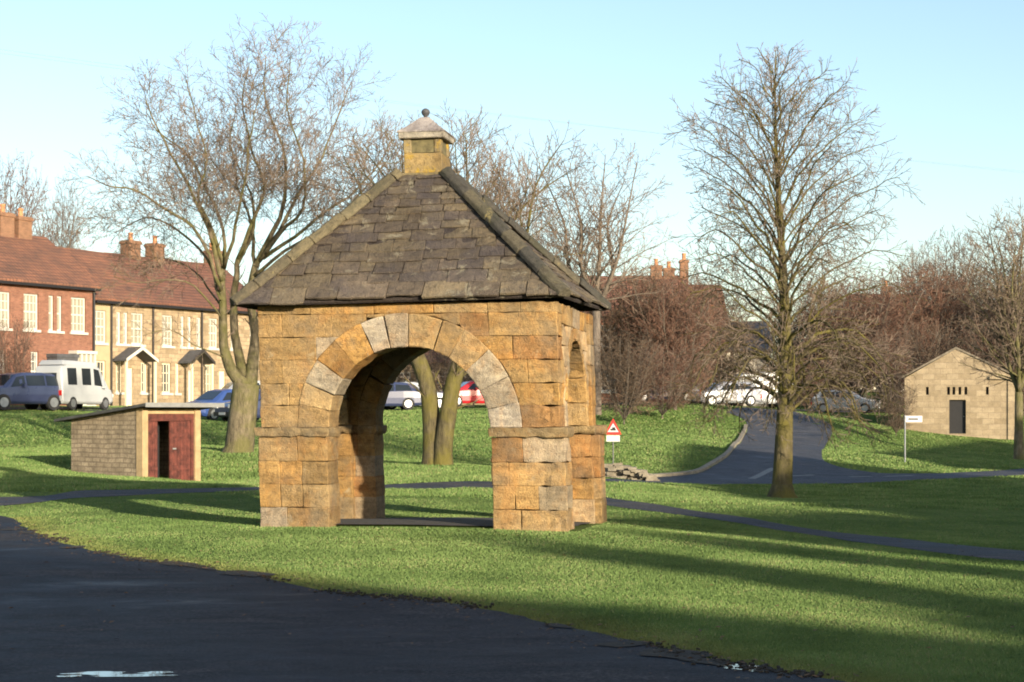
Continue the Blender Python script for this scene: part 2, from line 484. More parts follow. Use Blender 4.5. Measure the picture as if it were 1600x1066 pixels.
def _solve():
    P = ctl[:, :2] / _sc
    n = len(P)
    r2 = ((P[:, None] - P[None]) ** 2).sum(-1)
    A = np.zeros((n + 3, n + 3))
    A[:n, :n] = _phi(r2) + np.eye(n) * 2e-4
    A[:n, n] = 1; A[:n, n + 1:] = P
    A[n, :n] = 1; A[n + 1:, :n] = P.T
    b = np.zeros(n + 3); b[:n] = ctl[:, 2]
    return P, np.linalg.solve(A, b)
_P, _W = _solve()
def gz(X, Y):
    X = np.atleast_1d(np.asarray(X, float)); Y = np.atleast_1d(np.asarray(Y, float))
    out = np.empty(X.shape)
    xf, yf = X.ravel() / _sc, Y.ravel() / _sc
    res = np.empty(xf.shape)
    for s in range(0, len(xf), 20000):
        q = np.stack([xf[s:s + 20000], yf[s:s + 20000]], 1)
        r2 = ((q[:, None] - _P[None]) ** 2).sum(-1)
        res[s:s + 20000] = _phi(r2) @ _W[:len(_P)] + _W[len(_P)] + q @ _W[len(_P) + 1:]
    out = res.reshape(X.shape)
    out = out + 0.012 * np.sin(X * 1.3 + 0.7 * Y) * np.sin(Y * 0.9 - X * 0.5) + 0.02 * np.sin(X * 0.45 - 1) * np.cos(Y * 0.38)
    return out
def g1(x, y):
    return float(gz([x], [y])[0])
def ray(px, py, dmin=8, dmax=160):    # ground point seen at a picture position
    d = np.linspace(dmin, dmax, 1500)
    X = (px - 800) / F * d
    zr = EYE - (py - HZ) / F * d
    g = gz(X, d)
    k = np.argmax(zr < g)
    if zr[k] >= g[k]: k = len(d) - 1
    return float(X[k]), float(d[k])

def axis(segs):
    out = []
    for a, b, st in segs:
        out += list(np.arange(a, b, st))
    out.append(segs[-1][1])
    return np.array(out)
xs = axis([(-260, -60, 10), (-60, -20, 2.0), (-20, 20, 0.5), (20, 60, 2.0), (60, 260, 10)])
ys = axis([(-200, -20, 12), (-20, 6, 2), (6, 60, 0.5), (60, 130, 1.0), (130, 520, 12)])
GX, GY = np.meshgrid(xs, ys)
GZ = gz(GX, GY)
nx, ny = len(xs), len(ys)
me = bpy.data.meshes.new('ground')
vv = np.stack([GX, GY, GZ], -1).reshape(-1, 3)
idx = np.arange(nx * ny).reshape(ny, nx)
ff = np.stack([idx[:-1, :-1], idx[:-1, 1:], idx[1:, 1:], idx[1:, :-1]], -1).reshape(-1, 4)
me.from_pydata(vv.tolist(), [], ff.tolist())
me.polygons.foreach_set('use_smooth', [True] * len(me.polygons))
me.materials.append(M['grass_ground'])
ground = bpy.data.objects.new('ground', me); C.objects.link(ground); struct(ground)

def drape(name, poly, off, m, maxedge=0.7, parent=None):
    bm = bmesh.new()
    vs = [bm.verts.new((x, y, 0)) for x, y in poly]
    f = bm.faces.new(vs)
    bmesh.ops.triangulate(bm, faces=[f])
    for it in range(9):
        es = [e for e in bm.edges if e.calc_length() > maxedge * (1 if e.verts[0].co.y < 30 else 2)]
        if not es: break
        bmesh.ops.subdivide_edges(bm, edges=es, cuts=1)
        bmesh.ops.triangulate(bm, faces=bm.faces[:])
        bmesh.ops.beautify_fill(bm, faces=bm.faces[:], edges=[e for e in bm.edges if not e.is_boundary])
    co = np.array([v.co[:2] for v in bm.verts])
    z = gz(co[:, 0], co[:, 1])
    for v, zz in zip(bm.verts, z): v.co.z = zz + off
    bmesh.ops.recalc_face_normals(bm, faces=bm.faces[:])
    if sum(f.normal.z for f in bm.faces) < 0:
        bmesh.ops.reverse_faces(bm, faces=bm.faces[:])
    me = bpy.data.meshes.new(name); bm.to_mesh(me); bm.free()
    me.polygons.foreach_set('use_smooth', [True] * len(me.polygons))
    me.materials.append(m)
    o = bpy.data.objects.new(name, me); C.objects.link(o)
    return o

def refine(poly, step, amp, rng, closed=True):
    out = []
    n = len(poly)
    for i in range(n if closed else n - 1):
        a = poly[i]; b = poly[(i + 1) % n]
        L = math.dist(a, b); k = max(1, int(L / step))
        for j in range(k):
            t = j / k
            x = a[0] + (b[0] - a[0]) * t; y = a[1] + (b[1] - a[1]) * t
            q = noise.noise(Vector((x * 1.7, y * 1.7, 3.1))) + 0.6 * noise.noise(Vector((x * 6, y * 6, 9.1)))
            q2 = noise.noise(Vector((x * 1.7, y * 1.7, 33.1))) + 0.6 * noise.noise(Vector((x * 6, y * 6, 39.1)))
            out.append((x + amp * q, y + amp * q2))
    if not closed: out.append(poly[-1])
    return out

rng = random.Random(7)
def smooth_curve(pts, n=6):
    out = []
    for i in range(len(pts) - 1):
        p0 = np.array(pts[max(i - 1, 0)]); p1 = np.array(pts[i]); p2 = np.array(pts[i + 1]); p3 = np.array(pts[min(i + 2, len(pts) - 1)])
        for k in range(n):
            t = k / n
            out.append(tuple(0.5 * ((2 * p1) + (-p0 + p2) * t + (2 * p0 - 5 * p1 + 4 * p2 - p3) * t * t + (-p0 + 3 * p1 - 3 * p2 + p3) * t ** 3)))
    out.append(tuple(pts[-1]))
    return out

# near road: its grass edge read off the picture
edge_px = [(20, 812), (60, 836), (100, 851), (200, 873), (300, 888), (400, 903), (500, 925), (600, 936), (700, 944), (800, 962), (900, 985), (1000, 1008), (1100, 1033), (1200, 1052), (1300, 1066)]
edge = smooth_curve([ray(*p) for p in edge_px], 6)
edge = refine(edge, 0.25, 0.055, rng, closed=False)
road_poly = edge + [(4.5, 6.5), (7, 2), (12, -8), (-16, -8), (-18, 10), (-18, 27), (-11.5, 28.2), (-9.3, 28.0)]
road = struct(drape('road', road_poly, 0.012, M['asphalt'], 0.6))
EDGE = np.array(edge)

path_up = smooth_curve([(-18, 30.6), (-13, 30.5), (-9.2, 31.2)] + [ray(*p) for p in [(120, 768), (200, 766), (410, 762), (600, 758), (760, 753)]] + [ray(*p) for p in [(880, 766), (945, 778), (1080, 798), (1200, 816), (1400, 842), (1600, 862)]] + [(9.5, 17.3), (16, 12)], 5)
path_dn = smooth_curve([(-18, 27.5), (-11.5, 28.2), (-8.8, 28.6)] + [ray(*p) for p in [(120, 779), (200, 775), (410, 769), (600, 767), (760, 764)]] + [ray(*p) for p in [(880, 778), (945, 790), (1080, 808), (1200, 826), (1400, 856), (1600, 879)]] + [(9, 15.6), (16, 10)], 5)
path_up = refine(path_up, 0.5, 0.07, rng, closed=False)
path_dn = refine(path_dn, 0.5, 0.07, rng, closed=False)
path_poly = path_up + path_dn[::-1]
path = struct(drape('path', path_poly, 0.009, M['path'], 0.7))

# junction road beyond the green
jn = [(935, 751), (1020, 748), (1085, 742), (1120, 726), (1145, 706), (1162, 684), (1168, 668), (1160, 655), (1135, 645)]
jr = [(1215, 641), (1262, 650), (1292, 660), (1300, 676), (1290, 696), (1284, 712), (1298, 726), (1340, 736), (1420, 741), (1600, 733)]
jl = [(1600, 744), (1450, 750), (1300, 757), (1150, 757), (1020, 756), (935, 754)]
jpoly = smooth_curve([ray(*p) for p in jn], 4)[:-1] + [ray(*jn[-1])] + smooth_curve([ray(*p) for p in jr], 4) + [(30, 62)] + [(30, 58)] + [ray(*p) for p in jl]
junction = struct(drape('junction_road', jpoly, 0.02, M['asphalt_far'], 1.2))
# upper road where the cars stand
up = [(-45, 74), (-30, 77), (-20, 80.5), (-12, 84.5), (-5, 88), (2, 90.5), (9, 93), (14, 99), (24, 108), (40, 112)]
updn = [(x * 1.0 - 0.6, y + 6.0) for x, y in up]
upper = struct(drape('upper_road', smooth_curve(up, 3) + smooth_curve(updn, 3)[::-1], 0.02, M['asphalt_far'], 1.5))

# kerb along the bank at the junction
kp = smooth_curve([ray(*p) for p in [(1020, 747.5), (1085, 741.5), (1120, 725), (1145, 705), (1162, 683), (1168, 667)]], 6)
kb = MB()
for i in range(len(kp) - 1):
    (x0, y0), (x1, y1) = kp[i], kp[i + 1]
    dx, dy = x1 - x0, y1 - y0; L = math.hypot(dx, dy); nxx, nyy = -dy / L * 0.16, dx / L * 0.16
    z0, z1 = g1(x0, y0), g1(x1, y1)
    kb.hexa([(x0, y0, z0 - .1), (x1, y1, z1 - .1), (x1 + nxx, y1 + nyy, z1 - .1), (x0 + nxx, y0 + nyy, z0 - .1),
             (x0, y0, z0 + .11), (x1, y1, z1 + .11), (x1 + nxx, y1 + nyy, z1 + .13), (x0 + nxx, y0 + nyy, z0 + .13)])
struct(kb.build('kerb', M['kerb']))

# faded give-way line and puddles
def patch(name, px, py, a, b, m, off, rot=0.0, seed=1, n=28):
    cx, cy = ray(px, py)
    pts = []
    for i in range(n):
        t = 2 * math.pi * i / n
        r = 1 + 0.5 * noise.noise(Vector((math.cos(t) * 1.5, math.sin(t) * 1.5, seed * 7.3))) + 0.35 * noise.noise(Vector((math.cos(t) * 5, math.sin(t) * 5, seed * 3.3)))
        x, y = a * r * math.cos(t), b * r * math.sin(t)
        pts.append((cx + x * math.cos(rot) - y * math.sin(rot), cy + x * math.sin(rot) + y * math.cos(rot)))
    return struct(drape(name, pts, off, m, 0.3))
for px_, py_, a_, b_, ro_, sd_ in [(150, 1058, .16, .05, 0, 2), (200, 1061, .26, .045, 0, 3), (245, 1059, .10, .04, .1, 6), (110, 1062, .08, .03, 0, 8),
                                   (1165, 1047, .16, .10, -.7, 5), (1185, 1054, .07, .08, -.7, 9), (1120, 1036, .06, .05, -.7, 10)]:
    patch('puddle', px_, py_, a_, b_, M['puddle'], 0.016, ro_, seed=sd_, n=40)
for (x0, y0, x1, y1) in [(1180, 750, 1215, 733), (1240, 746, 1275, 744.5), (1330, 747, 1365, 746.5), (1385, 746.5, 1430, 745)]:
    a, b = ray(x0, y0), ray(x1, y1)
    L = math.dist(a, b); ux, uy = (b[0] - a[0]) / L * 0.0, 0
    nx_, ny_ = -(b[1] - a[1]) / L * 0.25, (b[0] - a[0]) / L * 0.25
    struct(drape('road_marking', [a, b, (b[0] + nx_, b[1] + ny_), (a[0] + nx_, a[1] + ny_)], 0.03, M['marking'], 1.0))

# bare soil along the near edge of the grass
def inside(poly, X, Y):
    poly = np.asarray(poly); res = np.zeros(X.shape, bool)
    j = len(poly) - 1
    for i in range(len(poly)):
        xi, yi = poly[i]; xj, yj = poly[j]
        c = ((yi > Y) != (yj > Y)) & (X < (xj - xi) * (Y - yi) / (yj - yi + 1e-12) + xi)
        res ^= c; j = i
    return res
rs = np.random.RandomState(5)
k = 0
for i in range(8, len(edge) - 6, 3):
    if rs.rand() < 0.62:
        x, y = edge[i]
        w = 0.06 + 0.16 * rs.rand(); L = 0.12 + 0.3 * rs.rand()
        ang = math.atan2(edge[i + 1][1] - edge[i - 1][1], edge[i + 1][0] - edge[i - 1][0])
        off = rs.uniform(-0.02, 0.28)
        cx, cy = x - math.sin(ang) * off * -1, y + math.cos(ang) * off
        pts = []
        for q in range(12):
            t = 2 * math.pi * q / 12
            r = 0.7 + 0.5 * rs.rand()
            a_, b_ = L * r * math.cos(t), w * r * math.sin(t)
            pts.append((cx + a_ * math.cos(ang) - b_ * math.sin(ang), cy + a_ * math.sin(ang) + b_ * math.cos(ang)))
        if k == 0: soil_polys = []
        soil_polys.append(pts); k += 1
sb = MB()
for pts in soil_polys:
    z = gz([p[0] for p in pts], [p[1] for p in pts])
    sb.add([(p[0], p[1], zz + 0.018) for p, zz in zip(pts, z)], [tuple(range(len(pts)))])
for i in range(1300):
    k_ = rs.randint(6, len(edge) - 2); x, y = edge[k_]
    if noise.noise(Vector((x * 1.1, y * 1.1, 5))) < -0.05: continue
    x += rs.normal(0, .07); y += rs.normal(0, .07) + .03; z = g1(x, y) + .012; s_ = rs.uniform(.005, .015)
    sb.hexa([(x + s_ * rs.uniform(.6, 1.4) * a, y + s_ * rs.uniform(.6, 1.4) * b_, z + (s_ * rs.uniform(.5, 1.1) if c_ else -.01)) for c_ in (0, 1) for a, b_ in ((-1, -1), (1, -1), (1, 1), (-1, 1))])
struct(sb.build('soil', M['soil']))

# ------------------------------------------------------------------ grass blades (one stuff object)
def grass(name, n, dlo, dhi, hlo, hhi, wid, seed, label):
    r = np.random.RandomState(seed)
    # more blades where the ground is near: spacing grows with distance
    u = r.rand(n)
    d = 1.0 / (1 / dhi + (1 / dlo - 1 / dhi) * u)
    X = (r.rand(n) * 2 - 1) * 0.37 * d
    jig = 0.0
    keep = ~inside(road_poly, X + r.normal(0, .03, n), d + .03 + r.normal(0, .05, n)) & ~inside(path_poly, X, d) & ~inside(jpoly, X, d)
    # pavilion floor and soil spots stay bare
    keep &= ~inside([(-3.0, 21.7), (0.85, 21.0), (1.35, 24.1), (-2.5, 24.8)], X, d)
    for p in soil_polys:
        pa = np.array(p)
        bb = (X > pa[:, 0].min()) & (X < pa[:, 0].max()) & (d > pa[:, 1].min()) & (d < pa[:, 1].max())
        ii = np.where(bb)[0]
        if len(ii): keep[ii] &= ~(inside(p, X[ii], d[ii]) & (r.rand(len(ii)) < 0.8))
    X, d = X[keep], d[keep]; n = len(X)
    z = gz(X, d)
    q = np.sin(X * 2.1 + 1.3 * np.sin(d * 1.1)) * np.sin(d * 1.7 + np.sin(X * 0.8)) * 0.5 + 0.5
    h = (hlo + (hhi - hlo) * r.rand(n)) * (0.7 + 0.6 * q)
    w = wid * (0.6 + 0.8 * r.rand(n)) * (d / dlo) ** 0.5
    a = r.rand(n) * 2 * np.pi
    lean = h * (0.25 + 0.5 * r.rand(n)); la = r.rand(n) * 2 * np.pi
    v = np.empty((n, 3, 3), np.float32)
    v[:, 0] = np.stack([X - w * np.cos(a), d - w * np.sin(a), z - 0.004], 1)
    v[:, 1] = np.stack([X + w * np.cos(a), d + w * np.sin(a), z - 0.004], 1)
    v[:, 2] = np.stack([X + lean * np.cos(la), d + lean * np.sin(la), z + h], 1)
    me = bpy.data.meshes.new(name)
    me.vertices.add(n * 3); me.loops.add(n * 3); me.polygons.add(n)
    me.vertices.foreach_set('co', v.ravel())
    me.loops.foreach_set('vertex_index', np.arange(n * 3, dtype=np.int32))
    me.polygons.foreach_set('loop_start', np.arange(0, n * 3, 3, dtype=np.int32))
    me.update(calc_edges=True)
    big = np.sin(X * 0.7 + 2 * np.sin(d * 0.31)) * np.sin(d * 0.55 + 1.0) * 0.5 + 0.5
    c0 = np.array([0.098, 0.168, 0.042]); c1 = np.array([0.168, 0.235, 0.072]); c2 = np.array([0.26, 0.26, 0.11])
    t = np.clip(0.55 * r.rand(n) + 0.45 * big, 0, 1)[:, None]
    col = c0 * (1 - t) + c1 * t
    q3 = np.array([noise.noise(Vector((a_ * .9, b__ * .9, 1.0))) + .5 * noise.noise(Vector((a_ * 3.1, b__ * 3.1, 4.0))) for a_, b__ in zip(X[::1], d[::1])]) if n < 2000000 else 0
    col = col * (1 + 0.35 * q3[:, None])
    dry = (r.rand(n) < np.clip(0.08 + 0.35 * q3, 0.02, 0.4))[:, None]
    col = np.where(dry, c2 * (0.6 + 0.6 * r.rand(n)[:, None]), col)
    # yellower tufts next to the road edge
    de = np.full(n, 9.0)
    for s in range(0, len(EDGE), 2):
        de = np.minimum(de, np.hypot(X - EDGE[s, 0], d - EDGE[s, 1]))
    ye = np.clip(1 - de / 0.7, 0, 1)[:, None] * 0.6
    col = col * (1 - ye) + np.array([0.22, 0.18, 0.055]) * ye
    at = me.attributes.new('tint', 'FLOAT_COLOR', 'FACE')
    at.data.foreach_set('color', np.concatenate([col, np.ones((n, 1))], 1).astype(np.float32).ravel())
    me.materials.append(M['grass_blade'])
    o = bpy.data.objects.new(name, me); C.objects.link(o)
    tag(o, label, 'grass', kind='stuff')
    return o
grass('grass', 1100000, 9.3, 34, 0.007, 0.019, 0.0042, 3, 'short green winter grass on the village green around the stone shelter')
grass('grass', 650000, 33, 105, 0.025, 0.06, 0.017, 4, 'short green grass on the banks beyond the footpath')

lf = MB(); rl = np.random.RandomState(77)
def leaf(x, y, z, s_):
    a = rl.rand() * 6.28; ca, sa = math.cos(a), math.sin(a)
    P_ = [(-s_, 0, 0), (0, -.45 * s_, rl.uniform(0, .4) * s_), (s_, 0, rl.uniform(-.1, .5) * s_), (0, .45 * s_, rl.uniform(0, .4) * s_)]
    lf.add([(x + p[0] * ca - p[1] * sa, y + p[0] * sa + p[1] * ca, z + p[2]) for p in P_], [(0, 1, 2, 3)])
for i in range(520):
    k_ = rl.randint(4, len(edge) - 2); x = edge[k_][0] + rl.normal(0, .25); y = edge[k_][1] + rl.normal(-.05, .3)
    leaf(x, y, g1(x, y) + .018, rl.uniform(.012, .03))
for i in range(420):
    d_ = rl.uniform(11, 30); x = rl.uniform(-.33, .33) * d_
    leaf(x, d_, g1(x, d_) + .024, rl.uniform(.015, .032))
tag(lf.build('fallen_leaves', M['dead_leaf']), 'brown dead leaves scattered on the grass and along the tarmac edge', 'leaves', kind='stuff')

# ------------------------------------------------------------------ the stone shelter
TH = R(10.2)
PW, PD, T = 4.05, 3.2, 0.45
pav_x, pav_y = 0.75 - PW * math.cos(TH), 21 + PW * math.sin(TH)
pav_z = 0.17
pav = thing('stone_shelter', 'square golden sandstone well shelter with round arches and a stone slab pyramid roof', 'shelter', (pav_x, pav_y, pav_z), -TH)
LEAN = 0.033
def lean(p):
    return (p[0] - LEAN * max(p[2], 0), p[1], p[2])

GOLD = [(0.43, 0.265, 0.09), (0.40, 0.26, 0.10), (0.44, 0.29, 0.12), (0.39, 0.235, 0.08), (0.37, 0.215, 0.07), (0.40, 0.275, 0.125)]
TAN = [(0.36, 0.26, 0.13), (0.39, 0.29, 0.15), (0.35, 0.245, 0.11), (0.32, 0.225, 0.105)]
GREY = [(0.36, 0.32, 0.24), (0.39, 0.355, 0.29), (0.33, 0.285, 0.21)]
BROWN = [(0.30, 0.165, 0.07), (0.33, 0.19, 0.085)]
def pick(rg, wts=(6, 4, 1.6, 1)):
    fam = rg.choices([GOLD, TAN, GREY, BROWN], wts)[0]
    c = rg.choice(fam); k = rg.uniform(0.74, 0.93)
    c = tuple(a * 0.68 + b_ * 0.32 for a, b_ in zip(c, (0.38, 0.26, 0.115)))
    return tuple(x * k for x in c)

class Stones:
    """blocks cut from outline polygons in a wall's plane, weathered and gathered in one mesh"""
    def __init__(self, mp, cut=0.085, amp=0.014, bev=0.0085):
        self.bm = bmesh.new()
        self.lay = self.bm.faces.layers.float_color.new('tint')
        self.mp, self.cut, self.amp, self.bev = mp, cut, amp, bev
    ero = None
    def block(self, poly, n0, n1, tint, seed=0.0, mp=None):
        mp = mp or self.mp
        bm = bmesh.new()
        A = [bm.verts.new((p[0], n0, p[1])) for p in poly]
        B = [bm.verts.new((p[0], n1, p[1])) for p in poly]
        k = len(poly)
        bm.faces.new(A); bm.faces.new(B[::-1])
        for i in range(k):
            bm.faces.new((A[i], B[i], B[(i + 1) % k], A[(i + 1) % k]))
        bmesh.ops.recalc_face_normals(bm, faces=bm.faces[:])
        sharp = [e for e in bm.edges if len(e.link_faces) == 2 and e.calc_face_angle(0) > 0.5]
        if self.bev:
            bmesh.ops.bevel(bm, geom=sharp, offset=self.bev * (0.7 + 0.8 * ((seed * 7.77) % 1)), segments=1, affect='EDGES', clamp_overlap=True)
        for it in range(4):
            es = [e for e in bm.edges if e.calc_length() > self.cut * 1.6]
            if not es: break
            bmesh.ops.subdivide_edges(bm, edges=es, cuts=1, use_grid_fill=True)
            bmesh.ops.triangulate(bm, faces=[f for f in bm.faces if len(f.verts) > 4])
        bm.normal_update()
        off = Vector((seed * 3.1, seed * 1.7, seed * 2.3))
        for v in bm.verts:
            q = noise.noise(v.co * 5 + off) * 0.7 + noise.noise(v.co * 14 + off) * 0.5
            k_ = self.ero(v.co) if self.ero else 1.0
            v.co += v.normal * (q * self.amp * k_ + (0.012 * noise.noise(v.co * 2.3) if self.ero else 0))
            if k_ > 1.5: v.co += v.normal * -0.02 * max(0, noise.noise(Vector((v.co.x * 9, v.co.y * 9, v.co.z * 2.2)))) * k_
        new = {}
        for v in bm.verts:
            new[v] = self.bm.verts.new(mp(v.co))
        for f in bm.faces:
            try: g = self.bm.faces.new([new[v] for v in f.verts])
            except ValueError: continue
            kk = 1.18 if (f.calc_area() < self.bev * self.cut * 1.3 and self.bev > 0.0082) else 1.0
            g[self.lay] = (tint[0] * kk, tint[1] * kk, tint[2] * kk, 1)
        bm.free()
    def build(self, name, m, parent, label=None):
        bmesh.ops.recalc_face_normals(self.bm, faces=self.bm.faces[:])
        me = bpy.data.meshes.new(name); self.bm.to_mesh(me); self.bm.free()
        me.materials.append(m)
        o = bpy.data.objects.new(name, me); C.objects.link(o); o.parent = parent
        if label: o['label'] = label
        return o

ZS = 1.24      # springing
WH = 2.84
def arch_wall(name, mp, a0, a1, ac, rad, ring, ez, prL, prR, seed, label=None, n_v=12, proud=0.05, special=None, ero=None, wall_wts=(4, 6, 1.0, 1.3), pier_wts=(6, 3, 1.3, 1.8), pale=0.0):
    """a wall from a0 to a1 with an arch centred at ac; prL/prR: how far the piers stand out sideways at their ends"""
    rg = random.Random(seed)
    def palen(c): return tuple(a * (1 - pale) + b_ * pale for a, b_ in zip(c, (0.44, 0.35, 0.23)))
    st = Stones(mp)
    st.ero = ero or (lambda c: 1.0)
    sid = [seed * 10.0]
    def nx():
        sid[0] += 1.13
        return sid[0]
    # piers
    zs = [-0.45, 0.20, 0.50, 0.80, 1.12]
    for side in (0, 1):
        e0, e1 = (a0 - prL, ac - rad) if side == 0 else (ac + rad, a1 + prR)
        e0, e1 = (e0, e1 - 0.02) if side == 0 else (e0 + 0.02, e1)
        for i in range(4):
            z0, z1 = zs[i], zs[i + 1]
            ex = 0.015 if i == 0 else 0
            L = e1 - e0
            if L < 0.4: cuts = [e0, e1]
            elif i == 0: cuts = [e0, e0 + L * rg.uniform(0.3, 0.5), e1]
            else:
                cuts = [e0, e0 + L * rg.uniform(0.22, 0.75), e1] if rg.random() < 0.72 else [e0, e0 + L * 0.3, e0 + L * 0.62, e1]
            for c0, c1 in zip(cuts[:-1], cuts[1:]):
                j = rg.uniform(-0.008, 0.008)
                t = palen(pick(rg, (1.5, 6, 3, 0.3))) if i == 0 else pick(rg, pier_wts)
                st.block([(c0, z0), (c1, z0), (c1, z1), (c0, z1)], -proud - ex + j, T + 0.02, t, nx())
        # impost
        f0 = e0 - (0.045 if (side == 1 or prL > 0) else 0); f1 = e1 + (0.045 if (side == 0 or prR > 0) else 0)
        e_ = st.ero; st.ero = lambda c: 2.0
        st.block([(f0 + .025, 1.12), (f1 - .025, 1.12), (f1, 1.165), (f1 - 0.005, ZS), (f0 + 0.005, ZS), (f0, 1.165)], -proud - 0.05, T + 0.05, rg.choice([(0.25, 0.19, 0.10), (0.28, 0.20, 0.10)]), nx()); st.ero = e_
    # arch ring
    ro = rad + ring
    ang = [0.0]
    ws = [rg.uniform(0.8, 1.25) for _ in range(n_v)]
    for w in ws: ang.append(ang[-1] + w)
    ang = [x / ang[-1] * math.pi for x in ang]
    for i in range(n_v):
        t0, t1 = ang[i], ang[i + 1]
        if rg.random() < 0.35: t0 += 0.012
        m_ = 5
        ins = [(ac + rad * math.cos(t0 + (t1 - t0) * q / m_), ZS + ez * rad * math.sin(t0 + (t1 - t0) * q / m_)) for q in range(m_ + 1)]
        out = [(ac + ro * math.cos(t0 + (t1 - t0) * q / m_), ZS + (ez * rad + ring) * math.sin(t0 + (t1 - t0) * q / m_)) for q in range(m_ + 1)]
        tt = special[i] if special and i in special else pick(rg, (6, 3, 3, 0.3))
        st.block(ins + out[::-1], -0.018 + rg.uniform(-0.006, 0.006), T, tt, nx())
    # spandrels
    top = ZS + ez * rad + ring
    n_c = 5
    zz = [ZS + (top - ZS) * (k / n_c) for k in range(n_c + 1)]
    for k in range(1, n_c): zz[k] += rg.uniform(-0.02, 0.02)
    A_, B_ = ro, ez * rad + ring
    for side in (0, 1):
        for k in range(n_c):
            z0, z1 = zz[k], zz[k + 1]
            def lim(z):
                s = max(0.0, 1 - ((z - ZS) / B_) ** 2)
                return A_ * math.sqrt(s)
            e0 = a0 if side == 0 else a1
            full = abs(ac - e0)
            pos = 0.0
            reach = full - lim(z1)     # longest extent of this course
            while pos < reach - 0.02:
                w = rg.uniform(0.3, 0.95)
                if reach - pos - w < 0.22: w = reach - pos
                p0, p1 = pos, pos + w
                pos = p1
                # polygon in "distance from the outer end"
                zlev = [z0 + (z1 - z0) * q / 6 for q in range(7)]
                pl, pr = [], []
                for z in zlev:
                    l = full - lim(z)
                    if l <= p0 + 0.004: continue
                    pl.append((p0, z)); pr.append((min(p1, l), z))
                if len(pl) < 2: continue
                if zlev[0] < pl[0][1]: pass
                poly = pl + pr[::-1]
                # drop near duplicates
                cl = []
                for p in poly:
                    if not cl or math.dist(p, cl[-1]) > 0.004: cl.append(p)
                if math.dist(cl[0], cl[-1]) < 0.004: cl.pop()
                if len(cl) < 3: continue
                sgn = 1 if side == 0 else -1
                poly = [(e0 + sgn * p[0], p[1]) for p in cl]
                st.block(poly, rg.uniform(-0.006, 0.006), T, palen(pick(rg, wall_wts)), nx())
    # thin top course
    pos = a0
    while pos < a1 - 0.01:
        w = rg.uniform(0.3, 0.8)
        if a1 - pos - w < 0.25: w = a1 - pos
        st.block([(pos, top), (pos + w, top), (pos + w, WH), (pos, WH)], -0.01 + rg.uniform(-0.006, 0.006), T, pick(rg, (5, 2, 1.5, 0.2)), nx())
        pos += w
    return st.build(name, M['sandstone'], pav, label)

fr_special = {2: GREY[0], 3: TAN[0], 7: GREY[1], 8: GOLD[0], 0: GREY[1], 1: GREY[2], 11: TAN[1], 10: GREY[0]}
arch_wall('front_wall', lambda c: lean((c.x, c.y, c.z)), 0.0, PW - 0.10, 1.98, 1.06, 0.42, 0.985, 0.03, 0.06, 11, special=fr_special, n_v=13, ero=lambda c: 1.2 + 1.3 * max(0.0, min(1.0, (c.x - (PW - 0.42)) / 0.2)), label='front wall with the full round arch facing the road')
arch_wall('side_wall', lambda c: lean((PW - 0.10 - c.y, c.x, c.z)), T, PD - T, PD / 2, 0.98, 0.16, 1.20, -0.0, -0.0, 12, n_v=11, ero=lambda c: 1.7, wall_wts=(3, 4, 2.5, .3), pale=.6, label='right wall of eroded pale stone with a narrow arch')
arch_wall('rear_wall', lambda c: lean((c.x, PD - c.y, c.z)), 0.0, PW - 0.05, 2.0, 1.19, 0.27, 1.0, 0.05, 0.10, 13, n_v=12)
arch_wall('side_wall', lambda c: lean((c.y, c.x, c.z)), T, PD - T, PD / 2, 0.98, 0.16, 1.20, -0.0, -0.0, 14, n_v=11)

